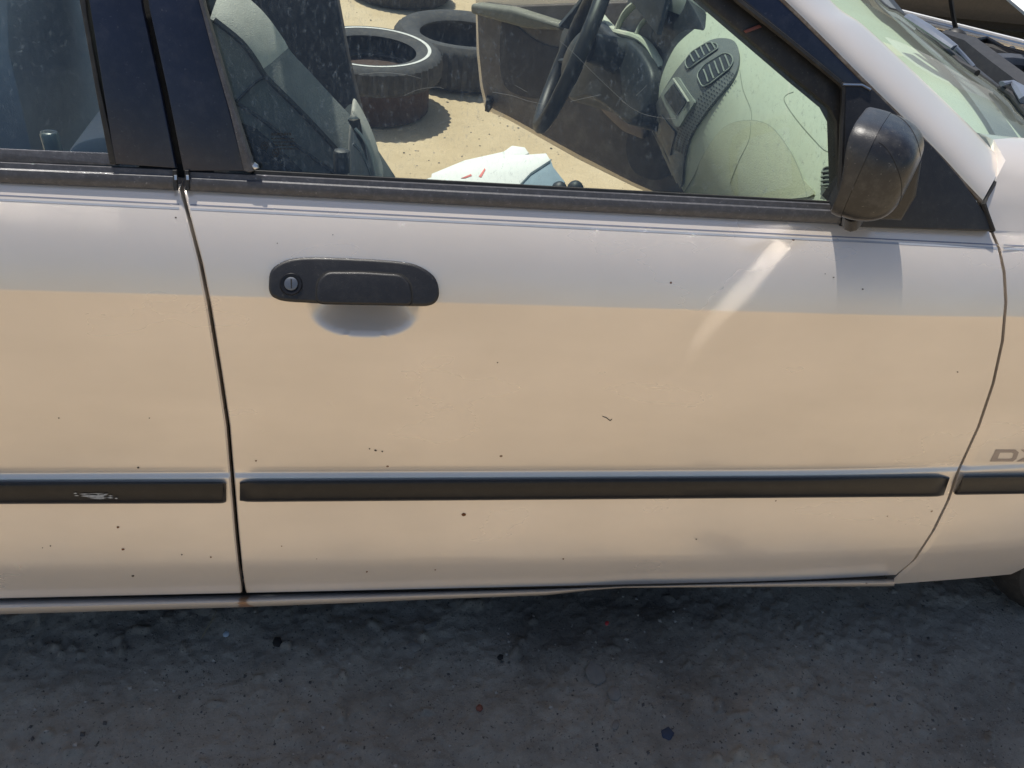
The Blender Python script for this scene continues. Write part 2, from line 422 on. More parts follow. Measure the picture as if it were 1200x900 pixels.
# ---- fender: carries on forward to the wheel arch
def fender():
    fp = part('front_fender', car)
    left = shift(GAP_B, 1.8)
    V = []; rows = []
    def arch_x(z):     # wheel arch, centre ahead of the frame
        if z < .285: return float(np.interp(z, [.150, .158, .163, .172, .205, .25, .285], [1.10, 1.13, 1.15, 1.176, 1.196, 1.205, 1.205]))
        dz = z-.285; r2 = .335**2-dz*dz
        return 1.54-math.sqrt(r2) if r2 > 0 else 1.9
    sv = list(SV)+[6.1, 6.2, 6.3, 6.4, 6.5]
    for s in sv:
        s2 = min(s, 6.0); xl = edge_x(left, s2, .9)
        ex = s-s2
        z = skin(xl, s2)[2]-ex*.075
        lim = min(1.9, arch_x(z)) if z < .60 else 1.9
        row = []
        for k in range(44):
            t = k/43; x = xl+(lim-xl)*t
            p = skin(min(x, 1.9), s2); p[2] -= ex*.075; p[1] += ex*.012
            if k == 0: p[1] += .0022
            row.append(p)
        row = [row[0]+np.array([0, .016, 0])]+row+[row[-1]+np.array([0, .035, 0])]
        rows.append(row)
    rows.append([p+np.array([0, .03, .003]) for p in rows[-1]])
    # upper part: rolls inwards towards the bonnet edge
    seam = [(1162, 268), (1152, 240), (1158, 225), (1168, 208), (1178, 189)]
    ups = []
    for j, (px, py) in enumerate(seam[1:]):
        yo = [.075, .088, .10, .125][j]
        P0 = at_y(px+1.5, py, yo)
        base = rows[0]
        row = []
        for k in range(44):
            x = P0[0]+(1.9-P0[0])*k/43
            row.append(np.array([x, yo+plan(x)*.6, P0[2]-.035*(x-P0[0])]))
        row = [row[0]+np.array([.0, .016, -.004])]+row+[row[-1]+np.array([0, .03, 0])]
        ups.append(row)
    last = ups[-1]
    ups.append([p+np.array([0.01, .05, .008]) for p in last]); ups.append([p+np.array([.0, .03, -.004]) for p in ups[-1]])
    ups.append([p+np.array([.0, .002, -.03]) for p in ups[-1]])
    rows = ups[::-1]+rows
    V = [p for r in rows for p in r]
    mk('fender_skin', V, gridfaces(len(rows), 46, True), PAINT, fp)
    # badge letters printed on the fender
    lets = [[(1166, 527), (1196, 527), (1200, 531), (1196, 541), (1160, 541)], [(1172, 530.5), (1191, 530.5), (1189, 537.5), (1168, 537.5)]]
    # D drawn as a block outline (ring), X as two crossing strokes
    def sk(px, py):
        # hit the skin from the pixel
        y = -.008
        for _ in range(6):
            P = at_y(px, py, y); 
            # find s for z
            lo, hi = 1.0, 2.0
            for _ in range(20):
                mid = (lo+hi)/2
                if skin(P[0], mid)[2] > P[2]: lo = mid
                else: hi = mid
            y = skin(P[0], lo)[1]-.0004
        return at_y(px, py, y)
    oD = [(1167, 527), (1190, 527), (1194, 530), (1191, 538), (1187, 541), (1160, 541)]
    iD = [(1172, 530.5), (1185, 530.5), (1188, 531.5), (1186, 537), (1184, 537.8), (1169, 537.8)]
    V = [sk(*p) for p in oD]+[sk(*p) for p in iD]; n = len(oD)
    mk('badge_letter', V, [(i, (i+1) % n, n+(i+1) % n, n+i) for i in range(n)], DECAL, fp, False)
    X1 = [(1196, 527), (1203, 527), (1222, 541), (1214, 541)]; X2 = [(1220, 527), (1227, 527), (1200, 541), (1191, 541)]
    def nudge(P, d): return [p+np.array([0, d, 0]) for p in P]
    mk('badge_letter', nudge([sk(*p) for p in X1], 0)+nudge([sk(*p) for p in X2], -.0002), [(0, 1, 2, 3), (4, 5, 6, 7)], DECAL, fp, False)
    return fp
fender_p = fender()
# ---- pinstripes as thin tape on the skins
def s_at(x, z):
    for i in range(6):
        a, b = fz(i, x), fz(i+1, x)
        if z <= a and z >= b: return i+(a-z)/(a-b)
    return 0. if z > fz(0, x) else 6.
def on_skin(px, py, off=.0):
    y = .03
    for _ in range(25):
        P = at_y(px, py, y); y2 = skin(P[0], s_at(P[0], P[2]))[1]-off; y = .5*(y+y2)
    return at_y(px, py, y)
def tape(name, la, lb, px0, px1, w0, mat, parent, n=60, off=.0005):
    V = []
    for k in range(n):
        x = px0+(px1-px0)*k/(n-1); y = la[1]+(lb[1]-la[1])*(x-la[0])/(lb[0]-la[0])
        V.append(on_skin(x, y-w0/2, off)); V.append(on_skin(x, y+w0/2, off))
    return mk(name, V, [(2*k, 2*k+1, 2*k+3, 2*k+2) for k in range(n-1)], mat, parent)
for prt, x0, x1 in ((rear_door, -60, 210), (front_door, 223, 1169), (fender_p, 1176, 1260)):
    tape('pinstripe', (150, 236.2), (1170, 286.8), x0, x1, 1.3, STRIPE, prt)
    tape('pinstripe', (150, 241.3), (1170, 291.0), x0, x1, 2.4, STRIPEPALE, prt)
# ---- inner body behind the gaps, and side mouldings
inner = part('inner_body', car)
def wallbox(name, pts, y0, y1, mat, parent):
    b = [np.array([x, y0, z]) for x, z in pts]; V, Fc = prism(b, (0, -1, 0), .001, .0005, 1, y1-y0)
    return mk(name, V, Fc, mat, parent, False)
wallbox('door_opening_frame', [(-1.5, .19), (.93, .19), (1.0, .78), (.80, .85), (-1.5, .85)], .060, .075, DARK, inner)
for prt, x0, x1, yt0, yt1, yb0, yb1, lfull, rfull in ((rear_door, -80, 265, 565, 565, 591, 590, 0, 0), (front_door, 281, 1113, 564, 558.5, 588.5, 582, 0, 7), (fender_p, 1122, 1260, 558.5, 557, 580, 578, 1, 0)):
    n = 90; V = []; k = 9
    prof_m = [(0, 0.004), (0.0, .0045), (.07, .0085), (.2, .0100), (.5, .0105), (.8, .0100), (.93, .0085), (1., .0045), (1., .004)]
    for i in range(n+1):
        t = i/n
        te = min(1, t*n/1.2, (1-t)*n/1.2) if True else 1
        for j, (v, h) in enumerate(prof_m):
            x = x0+(x1-x0)*t
            if rfull: x -= rfull*max(0, t-.96)/.04*v
            if lfull: x -= 10*(1-min(1, t/.06))*v-6*(1-min(1, t/.06))
            v2 = .5+(v-.5)*(.86+.14*te)
            y = (yt0+(yt1-yt0)*t)*(1-v2)+(yb0+(yb1-yb0)*t)*v2
            hh = (h if 0 < j < 8 else 0.)*(0.35+.65*te)
            V.append(on_skin(x, y, hh))
    mo = mk('side_moulding', V, gridfaces(n+1, 9)+[tuple(range(9))[::-1], tuple(range(n*9, n*9+9))], MOLD, prt)
# scuffs on the rear moulding, end cap of the rear moulding
def flake_decal(name, px, off, mat, parent):
    V = [on_skin(x, y, off) for x, y in px]
    return mk(name, V, [tuple(range(len(V)))], mat, parent, False)
WHITEM = simple('white_scuff', (.36, .38, .40), .7)
V = []; Fc = []
for k in range(34):
    cx = random.gauss(112, 12); cy = 581+random.gauss(0, 2.2)-(cx-112)*-.06; L = random.uniform(2, 11)*math.exp(-((cx-112)/20)**2); hgt = random.uniform(.25, .9)
    o = len(V)
    for dx, dy in ((-L, 0), (0, -hgt), (L, random.uniform(-.5, .5)), (0, hgt)): V.append(on_skin(cx+dx, cy+dy, .0116+k*.00001))
    Fc.append((o, o+1, o+2, o+3))
mk('scuff_mark', V, Fc, WHITEM, rear_door, False)
RUSTSP = simple('rust_speck', (.16, .06, .02), .9); DIRTSP = simple('dirt_speck', (.07, .055, .045), .9)
def speck(px, py, rx, ry, mat, prt):
    V = [on_skin(px+rx*random.uniform(.6, 1.2)*math.cos(a), py+ry*random.uniform(.6, 1.2)*math.sin(a), .0004) for a in np.linspace(0, 2*math.pi, 9)[:-1]]
    mk('paint_speck', V, [tuple(range(8))], mat, prt, False)
for (px, py, rx, ry, mt) in ((543, 603, 3, 2, 1), (440, 528, 1.6, 1.2, 0), (448, 529, 1, 1, 0), (433, 526, 1, .8, 0), (138, 618, 2, 1.3, 1), (144, 644, 2.3, 1.4, 1), (156, 675, 2, 1.3, 0), (162, 548, 1.5, 1.3, 0), (247, 653, 1.2, 1, 1), (59, 640, 1, 1, 0), (50, 642, .8, .8, 0), (213, 650, 1.3, .8, 0),
                           (977, 325, 1.3, 1, 0), (1011, 339, 1.2, 1, 0), (967, 321, .8, .7, 0), (430, 670, 1.4, 1, 1), (510, 668, 1.2, .8, 1), (206, 255, 1.2, 1, 0), (1122, 436, 1.2, .8, 0), (660, 655, 1.2, .9, 1), (330, 640, 1, .8, 1), (816, 632, 1, .7, 0), (69, 490, .9, .9, 0), (175, 490, 1, .8, 0), (583, 425, 1, .8, 0), (300, 540, 1.1, .9, 1), (325, 285, .8, .7, 0), (390, 275, .8, .7, 0)):
    speck(px, py, rx, ry, RUSTSP if mt else DIRTSP, front_door if px > 230 else rear_door)
V, Fc = tube([on_skin(x, y, .0006) for x, y in spline([(706, 488), (711, 490), (715, 493), (717, 491)], 4, False)], .0005, 4); mk('scratch_mark', V, Fc, DIRTSP, front_door)
# ---- sill
def sill():
    V = []; n = 140; prof_s = [(-.06, .030), (.02, .020), (.20, .012), (.40, .004), (.56, .0), (.68, .0), (.82, .003), (1, .012), (1.0, .05)]
    for i in range(n+1):
        px = -120+(1048+120)*i/n
        yt = float(np.interp(px, [0, 285, 600, 1000, 1046], [702.5, 697.5, 690, 678.5, 678.5]))
        yb = float(np.interp(px, [0, 285, 400, 500, 640, 690, 730, 800, 1000, 1046], [720, 711.5, 707, 702.5, 697.5, 692, 689, 688.5, 687.3, 687]))
        if px < 0: yt = 702.5-px*.017; yb = 720-px*.033
        if px > 1040: pass
        for v, yo in prof_s:
            dent = .004*math.exp(-((px-690)/35)**2)
            V.append(at_y(px, yt+(yb-yt)*v, -.027+yo+dent*v))
    return mk('sill_panel', V, gridfaces(n+1, 9), PAINT, car, True)
sill()
# ---- greenhouse plane
G = Plane((.3, .066, .893), (0, -math.cos(math.radians(24)), math.sin(math.radians(24))))
def on(pl, pts, off=0): return [pl.at(x, y, off) for x, y in pts]
# belt trims
def belt(name, x0, x1, top, bot, parent):
    n = 70; V = []
    pr = [(0, -.008), (0, -.001), (.06, .0015), (.3, .0018), (.38, .0040), (.62, .0045), (.86, .0030), (.95, .001), (1., -.002), (1., -.008)]
    for i in range(n+1):
        x = x0+(x1-x0)*i/n
        yt = float(np.interp(x, *zip(*top))); yb = float(np.interp(x, *zip(*bot)))
        for v, h in pr: V.append(G.at(x, yt+(yb-yt)*v, h))
    return mk(name, V, gridfaces(n+1, len(pr))+[tuple(range(len(pr)))[::-1], tuple(range(n*len(pr), (n+1)*len(pr)))], TRIM, parent)
belt('belt_trim', -80, 207, [(-80, 186), (0, 189), (207, 198)], [(-80, 211), (0, 215), (207, 223)], rear_door)
belt('belt_trim', 218, 985, [(218, 200), (985, 239)], [(218, 223.5), (600, 244), (985, 263)], front_door)
# clips at the trim ends
for cx, prt in ((205.5, rear_door), (219.5, front_door)):
    V, Fc = prism(on(G, [(cx-2.6, 199), (cx+2.6, 199), (cx+3.6, 223), (cx-1.8, 223)], .003), G.n, .0035, .001, 1)
    mk('trim_end_clip', V, Fc, SEAL, prt)
    V, Fc = prism(on(G, [(cx-1.5, 205), (cx+2, 205), (cx+2.5, 211), (cx-1, 211)], .0065), G.n, .0012, .0004, 1); mk('clip_highlight', V, Fc, ALU, prt)
# pillar covers (rear door / front door)
slab('pillar_cover', [(96, -60), (158, -60), (168, 10), (190, 110), (207, 197), (136, 192)], G, .004, PILLAR, rear_door, .0015, back=.004)
slab('pillar_cover', [(166, -60), (222, -60), (236, 5), (262, 100), (288, 200), (216, 200), (198, 110), (176, 10)], G, .004, PILLAR, front_door, .0015, back=.004)
slab('pillar_core', [(140, -60), (186, -60), (200, 40), (228, 192), (192, 192), (170, 60)], G, .002, DARK, inner, .0005, back=.01, off=-.012)
# glass run channels
slab('glass_channel', [(216, -60), (228, -60), (240, 5), (266, 95), (283, 150), (299, 200), (293, 202), (287, 200), (270, 130), (250, 60), (234, 0)], G, .007, TRIM, front_door, .002, back=.01)
slab('glass_channel', [(83, -60), (95, -60), (104, 20), (118, 100), (138, 192), (130, 192), (114, 110), (98, 20)], G, .0045, SEAL, rear_door, .0015, back=.01)
slab('lower_glass_seal', [(-80, 170), (0, 174), (128, 179.5), (137, 192), (137, 194), (-80, 187)], G, .004, TRIM, rear_door, .0015, back=.01, off=-.004)
V, Fc = prism(on(G, [(299, 190), (303, 193), (304, 197), (299, 199), (296, 195)], .002), G.n, .006, .002, 2); mk('channel_end_plug', V, Fc, ALU, front_door)
# dark window frame towards the windscreen pillar
slab('door_frame', [(760, -80), (852, -4), (868, 6), (985, 96), (990, 101), (985, 240), (982, 240), (979, 142), (970, 125), (935, 96), (800, -20), (742, -80)], G, .003, SEAL, front_door, .001, back=.02, off=-.008)
slab('door_frame_outer', [(800, -60), (862, -60), (917, 0), (1010, 99), (1010, 112), (990, 104), (986, 97), (872, 4), (800, -54)], G, .005, PILLAR, front_door, .0015, back=.01, off=0)
V, Fc = tube([G.at(x, y, .004) for x, y in [(800, -60), (864, 0), (925, 48), (984, 97), (989, 104), (987, 150), (985, 200), (984, 240)]], .0035, 6)
mk('window_seal', V, Fc, SEAL, front_door)
# mirror sail triangle
slab('mirror_sail', [(988, 98), (1010, 99), (1022, 107), (1060, 145), (1090, 172), (1125, 212), (1163, 267), (1162, 271), (985, 265), (985, 239)], G, .006, BLACKPL, front_door, .002, back=.008, off=.002)
V, Fc = tube([G.at(x, y, .0085) for x, y in [(987.5, 99), (1010, 99.5), (1020, 105)]], .0016, 6); mk('sail_edge', V, Fc, ALU, front_door)
# glass
def pane(name, px, off, parent, mat=GLASS):
    V, Fc = prism(on(G, px, off), G.n, .0035, .0005, 1)
    return mk(name, V[:], Fc, mat, parent, False)
def sheet(name, px, off, parent, mat=GLASS):
    V = on(G, px, off); return mk(name, V, [tuple(range(len(V)))], mat, parent, False)
sheet('window_glass', [(225, -70), (240, 0), (300, 204), (985, 243), (990, 100), (870, 0), (790, -70)], -.011, front_door)
sheet('window_glass', [(-90, -70), (92, -70), (104, 20), (140, 196), (-90, 190)], -.011, rear_door)
SCRM = simple('pale_glass_scratch', (.20, .22, .22), .7)
for k, pts in enumerate(([(655, 47), (672, 62), (700, 90), (734, 122)], [(728, 118), (750, 132), (774, 138), (792, 139)], [(577, 108), (600, 112), (618, 118), (636, 122)], [(668, 119), (690, 114), (704, 111)], [(421, 87), (450, 85), (478, 88), (493, 92)], [(474, 112), (490, 105), (512, 102), (520, 104)], [(745, 112), (752, 106), (758, 100)], [(604, 100), (618, 108)])):
    V, Fc = tube([G.at(x, y, -.0103) for x, y in spline(pts, 5, False)], .00014, 4); mk('glass_scratch', V, Fc, SCRM, front_door)
slab('red_tab', [(871, 36), (889, 29), (892, 32), (874, 39)], G, .002, simple('red_brown_tab', (.12, .035, .025), .6), front_door, .0005, off=-.004)
INKM = simple('glass_stamp_ink', (.01, .012, .014), .6)
def stamp(pts): return on(G, pts, -.0102)
V = []; Fc = []
def gbar(x, y, w_, h_):
    o = len(V); V.extend(stamp([(x, y), (x+w_, y+w_*.04), (x+w_, y+h_+w_*.04), (x, y+h_)])); Fc.append((o, o+1, o+2, o+3))
x = 318.
for w_ in (2.2, 1.5, 2, 1.6, 2, 2.2, 1.8, 2.2): gbar(x, 155.5, w_, 3.2); x += w_+1.1
for row, yy in enumerate((161.5, 165.5, 169.5, 173.5)):
    x = 318.+row*2.2
    while x < 344: w_ = random.uniform(1, 3.4); gbar(x, yy, w_, 1.5); x += w_+.9
for cx, cy, r in ((310, 170.5, 4.6), (323, 179, 4.2)):
    for k in range(16):
        a0, a1 = 2*math.pi*k/16, 2*math.pi*(k+1)/16; o = len(V)
        V.extend(stamp([(cx+r*math.cos(a0), cy+r*math.sin(a0)), (cx+r*math.cos(a1), cy+r*math.sin(a1)), (cx+(r-.9)*math.cos(a1), cy+(r-.9)*math.sin(a1)), (cx+(r-.9)*math.cos(a0), cy+(r-.9)*math.sin(a0))])); Fc.append((o, o+1, o+2, o+3))
    gbar(cx-1.8, cy-1.3, 3.6, 2.4)
mk('glass_stamp', V, Fc, INKM, front_door, False)
# dark line under the glass where it meets the belt
V, Fc = prism(on(G, [(298, 199), (985, 236), (985, 243), (298, 205)], -.006), G.n, .004, .001, 1); mk('glass_wiper_seal', V, Fc, SEAL, front_door)
# ---- door handle on the sloping shoulder
hz = [at_y(415, 305, .030), at_y(415, 356, .000)]
tilt = math.atan2(.030, abs(hz[0][2]-hz[1][2]))
HP = Plane(hz[1], (0, -math.cos(tilt), math.sin(tilt)))
surr = spline([(316, 332), (319, 317), (335, 306), (360, 302), (410, 303), (460, 306), (488, 311), (508, 324), (514, 340), (512, 352), (503, 358), (485, 358.5), (430, 357), (345, 354), (324, 350), (317, 343)], 4)
HP = Plane(hz[1]+np.array([0, -.007, .002]), HP.n)
slab('door_handle', surr, HP, .010, BLACKPL, front_door, .004, back=.022, steps=4)
flap = rounded([(371, 356.5), (372, 331), (383, 319), (425, 319), (470, 322), (481, 332), (484, 358.5)], 9, 4)
slab('handle_gap', [(x+(-1 if x < 425 else 1), y-1 if y < 350 else y) for x, y in flap], HP, .0103, DARK, front_door, .0002, off=0)
slab('handle_flap', flap, HP, .0125, BLACKPL, front_door, .0035, back=.008, steps=4)
def disc(cx, cy, r, pl, off, n=28, asp=1.0): return [pl.at(cx+r*math.cos(2*math.pi*k/n), cy+r*asp*math.sin(2*math.pi*k/n), off) for k in range(n)]
def ringmesh(name, cx, cy, prs, pl, mat, parent, asp=.98):
    V = []; n = 32
    for r, off in prs: V += disc(cx, cy, r, pl, off, n, asp)
    Fc = []
    for k in range(len(prs)-1):
        for i in range(n): j = (i+1) % n; Fc.append((k*n+i, k*n+j, (k+1)*n+j, (k+1)*n+i))
    Fc.append(tuple(range((len(prs)-1)*n, len(prs)*n)))
    return mk(name, V, Fc, mat, parent)
ringmesh('lock_bezel', 341, 333, [(13.5, .0102), (12.5, .0118), (10.5, .0118), (8.5, .0106), (8, .0106)], HP, MOLD, front_door)
ringmesh('lock_cylinder', 341, 332.5, [(8.2, .0108), (7.8, .0125), (6.5, .013)], HP, CHROME, front_door)
V, Fc = prism([HP.at(x, y, .0131) for x, y in [(340.4, 327), (342.0, 327), (342.2, 338), (340.8, 338)]], HP.n, .0002, .0001, 1); mk('key_slot', V, Fc, DARK, front_door)
# ---- windscreen pillar
def apillar():
    L = [(820, -90), (917, 0), (960, 42), (1010, 92), (1060, 141), (1100, 181), (1130, 214), (1151, 236)]
    Rr = [(900, -90), (973, 0), (1010, 28), (1056, 70), (1100, 112), (1140, 151), (1165, 178), (1177, 189)]
    L = spline(L, 6, False); Rr = spline(Rr, 6, False)
    Lw = []; V = []; m = 12
    for (lx, ly), (rx, ry) in zip(L, Rr):
        a = G.at(lx, ly, .004); b = G.at(rx, ry, -.055)
        for k in range(m+1):
            t = k/m; px = lx+(rx-lx)*t; py = ly+(ry-ly)*t
            off = .004-.059*t**1.9+.006*math.sin(math.pi*t)
            V.append(G.at(px, py, off))
        V.append(G.at(rx, ry, -.075)); 
    nr = len(L); nc = m+2
    ap = mk('windscreen_pillar', V, gridfaces(nr, nc)+[], PAINT, car)
    V, Fc = tube([G.at(x-1, y+1, .003) for x, y in L]+[G.at(1163, 268, .004)], .0032, 6)
    mk('pillar_seal', V, Fc, BROWNSEAL, ap)
    return [G.at(x, y, -.062) for x, y in Rr]
ws_left = apillar()
# black seam between pillar and fender
V, Fc = tube([G.at(x, y, o) for x, y, o in [(1163, 271, .006), (1152, 239, .006), (1158, 225, -.002), (1168, 208, -.022), (1179, 191, -.052)]], .0038, 8); mk('fender_seam', V, Fc, DARK, car)
# ---- windscreen (rules from the pillar to the cowl line)
cow = spline([(960, -95), (1030, 0), (1053, 14), (1090, 42), (1118, 65), (1142, 84), (1166, 101), (1186, 120), (1196, 138), (1199, 158), (1192, 180), (1180, 190)], 4, False)
nW = 48
def resample(P, n):
    P = np.array(P); d = np.r_[0, np.cumsum(np.linalg.norm(np.diff(P, axis=0), axis=1))]; t = np.linspace(0, d[-1], n)
    return np.stack([np.interp(t, d, P[:, k]) for k in range(P.shape[1])], 1)
cz = resample(cow, nW); cw = []
for k, (x, y) in enumerate(cz):
    cw.append(at_z(x, y, .945 if k < nW-4 else .95))
# clamp the near end onto the pillar foot
for _k in range(1, 9): cw[-_k] = ws_left[-1]+(cw[-9]-ws_left[-1])*((_k-1)/8)**.8+np.array([.035*math.sin(math.pi*(_k-1)/8), 0, 0])
lw = resample(ws_left, nW)
V = []; m = 14
for a, b in zip(lw, cw):
    for k in range(m+1):
        t = k/m; p = a+(b-a)*t; p = p+np.array([0, 0, .006*math.sin(math.pi*t)]); V.append(p)
Fw = gridfaces(nW, m+1); o_ = len(V)
V += [np.array([.86, 1.50, .935]), np.array([.20, 1.34, 1.335]), np.array([.20, .27, 1.335])]
Fw.append((0, m, o_, o_+1, o_+2))
ws = mk('windscreen', V, Fw, WSGLASS, car)
V, Fc = tube(cw[:-1], .004, 6); mk('windscreen_seal', V, Fc, SEAL, ws)

def hit(px, py, bvh=None, off=0.):
    bvh = bvh or BV; d = Vector(ray(px, py)); d.normalize()
    loc, nrm, i, dist = bvh.ray_cast(Vector(CP), d)
    if loc is None: return None
    if nrm.dot(d) > 0: nrm = -nrm
    return np.array(loc+nrm*off)
# ------------------------------------------------------------------ INTERIOR
# dashboard: cross-section swept across the car
def dash():
    V = []; ny = 60; sec = [(1.13, .905), (.98, .925), (.90, .930), (.82, .925), (.74, .905), (.685, .875), (.65, .835), (.632, .79), (.625, .74), (.63, .69), (.645, .64), (.67, .59), (.70, .54), (.74, .49), (.78, .44)]
    sec = spline(sec, 4, False)
    ys = np.linspace(.12, 1.50, ny)
    for y in ys:
        pb = .030*math.exp(-((y-.87)/.17)**4)           # centre stack stands proud
        for x, z in sec:
            f = min(1, max(0, (.92-z)/.1)); V.append(np.array([x-pb*f+.03*max(0, .3-y), y, z-.01*abs((y-.8)/.7)**2]))
    Fc = gridfaces(ny, len(sec))
    return V, Fc
Vd, Fd = dash()
dashb = mk('dashboard', Vd, Fd, DASH, car); dashb.data.materials.append(DASHT)
for f in dashb.data.polygons:
    if f.center.y > .98 and f.center.z < .865: f.material_index = 1
BV = BVHTree.FromPolygons([Vector(v) for v in Vd], [tuple(f) for f in Fd])
def patch(name, px, off, mat, parent, rings=7, skirt=True, fall=.85, bvh=BV):
    c = np.mean(px, 0); V = []; n = len(px); last = None
    ok = True
    for k in range(rings, 0, -1):
        t = k/rings
        for p in px:
            q = c+(np.array(p)-c)*t; h = hit(q[0], q[1], bvh, off)
            if h is None:
                h = last if last is not None else at_y(q[0], q[1], .9)
            last = h; V.append(h)
    h = hit(c[0], c[1], bvh, off); V.append(h if h is not None else V[-1])
    Fc = []
    for k in range(rings-1):
        for i in range(n): j = (i+1) % n; Fc.append((k*n+i, k*n+j, (k+1)*n+j, (k+1)*n+i))
    for i in range(n): Fc.append(((rings-1)*n+i, (rings-1)*n+(i+1) % n, rings*n))
    if skirt:
        o = len(V)
        for p in px:
            h = hit(p[0], p[1], bvh, -.002); V.append(h if h is not None else V[0])
        for i in range(n): j = (i+1) % n; Fc.append((o+i, o+j, j, i))
    return mk(name, V, Fc, mat, parent)
def groove(name, px, r, mat, parent, off=.0005, bvh=BV):
    P = [hit(x, y, bvh, off) for x, y in px]; P = [p for p in P if p is not None]
    if len(P) < 2: return None
    V, Fc = tube(P, r, 5); return mk(name, V, Fc, mat, parent)
GROOVE = simple('dash_seam', (.30, .32, .26), .8)
RSTRIP = [at_z(*q, .934) for q in spline([(980, -60), (1025, 0), (1050, 26), (1075, 50), (1112, 85), (1140, 120), (1160, 150), (1175, 178)], 4, False)]
V = []
for p in RSTRIP:
    for j in range(4): V.append(p+np.array([.018*j, 0, .002-.004*j]))
mk('dark_reflection_strip', V, gridfaces(len(RSTRIP), 4), DASHD, dashb)  # added dark strip in place of the bonnet's reflection in the windscreen
patch('airbag_cover', spline([(820, 232), (818, 205), (828, 178), (850, 150), (878, 142), (905, 150), (928, 180), (942, 210), (948, 232)], 5), .004, DASHB, dashb)
groove('airbag_seam', spline([(803, 225), (815, 205), (828, 178), (850, 150), (878, 142), (905, 150), (928, 180), (942, 210), (948, 232)], 5, False), .0012, GROOVE, dashb, .003)
groove('dash_seam_line', spline([(867, 82), (871, 105), (880, 128), (881, 142)], 5, False), .0007, GROOVE, dashb)
groove('dash_seam_line', spline([(882, 144), (880, 165), (868, 190), (858, 215)], 5, False), .0005, GROOVE, dashb, .0045)
groove('dash_seam_line', spline([(930, 108), (921, 112), (920, 120), (935, 142), (955, 165), (968, 177), (982, 179)], 5, False), .0007, GROOVE, dashb)
cs = spline([(858, 50), (838, 49), (818, 60), (800, 78), (786, 98), (772, 122), (760, 150), (757, 185), (758, 208), (768, 222), (790, 225), (802, 215), (803, 190), (812, 160), (830, 132), (848, 110), (862, 92), (867, 76), (866, 60)], 4)
patch('centre_panel', cs, .007, DASHD, dashb, 9)
# speaker-like hatched strip beside the centre panel
V = []; Fc = []
hatch = spline([(866, 92), (846, 116), (826, 142), (812, 165), (808, 182)], 8, False)
for k, (x, y) in enumerate(hatch[:-1]):
    for j in range(5):
        u = x-3-j*3.6; v = y-2-j*2.0
        h = hit(u, v, BV, .0078); g = hit(u+2.2, v+1.2, BV, .0078); e = hit(u+.6, v+1.9, BV, .0078); e2 = hit(u+2.6, v+3.0, BV, .0078)
        if h is None or g is None or e is None or e2 is None: continue
        o = len(V); V += [h, g, e2, e]; Fc.append((o, o+1, o+2, o+3))
mk('grille_dots', V, Fc, DASHT, dashb, False)
# vents: dark openings with pale vertical fins
def vent(px, fins):
    v = patch('air_vent', rounded(px, 5, 3), .0095, DASHT, dashb, 3)
    for (x0, y0, x1, y1) in fins:
        P = [hit(x0, y0, BV, .0115), hit((x0+x1)/2, (y0+y1)/2, BV, .0125), hit(x1, y1, BV, .0115)]
        V, Fc = tube(P, .0017, 5); mk('vent_fin', V, Fc, DASHD2, v)
    P = [hit(x, y, BV, .0105) for x, y in rounded(px, 5, 3)]; P.append(P[0])
    V, Fc = tube(P, .0014, 5, False); mk('vent_rim', V, Fc, DASHD2, v)
DASHD2 = simple('grey_green_vent_plastic', (.26, .28, .25), .6)
vent([(806, 76), (812, 66), (832, 54), (842, 56), (844, 61), (834, 68), (815, 81), (810, 84)], [(812, 68, 817, 77), (818, 64, 823, 73), (824, 60, 829, 70), (830, 57, 835, 66), (836, 55, 841, 63)])
vent([(820, 92), (828, 80), (850, 67), (858, 68), (862, 75), (858, 84), (836, 101), (828, 104)], [(828, 86, 834, 99), (834, 81, 840, 96), (840, 77, 846, 91), (846, 73, 852, 88), (852, 70, 858, 83)])
vent([(967, 204), (972, 200), (980, 203), (979, 224), (968, 225)], [(967, 207, 979, 206), (967, 212, 979, 211), (967, 217, 979, 216), (967, 222, 979, 221)])
rad = patch('radio', rounded([(780, 112), (795, 93), (800, 92), (820, 121), (803, 148), (798, 148)], 3, 3), .013, DASHD2, dashb, 3)
patch('radio_screen', rounded([(785, 113), (796, 100), (811, 121), (801, 136)], 2, 3), .0145, DASHT, rad, 3)
V, Fc = tube([hit(*p, BV, .016) for p in [(797, 95), (806, 108), (815, 121), (809, 130)]], .0022, 5); mk('radio_bezel_edge', V, Fc, simple('pale_bezel', (.5, .5, .42), .5), rad)
patch('ash_tray', rounded([(779, 133), (797, 155), (790, 182), (767, 160)], 3, 3), .011, DASHT, dashb, 3)
for kx, ky in ((763, 186), (766, 200), (771, 213), (775, 196)):
    h = hit(kx, ky, BV, .01); 
    if h is None: continue
    V = []; Fc = []; n = 12
    for rr, dd in ((.013, 0), (.012, .012), (.009, .017), (0.0001, .017)):
        for k in range(n): V.append(h+np.array([-dd, rr*math.cos(2*math.pi*k/n), rr*math.sin(2*math.pi*k/n)]))
    for q in range(3):
        for k in range(n): l = (k+1) % n; Fc.append((q*n+k, q*n+l, (q+1)*n+l, (q+1)*n+k))
    mk('control_knob', V, Fc, DASHD2, dashb)
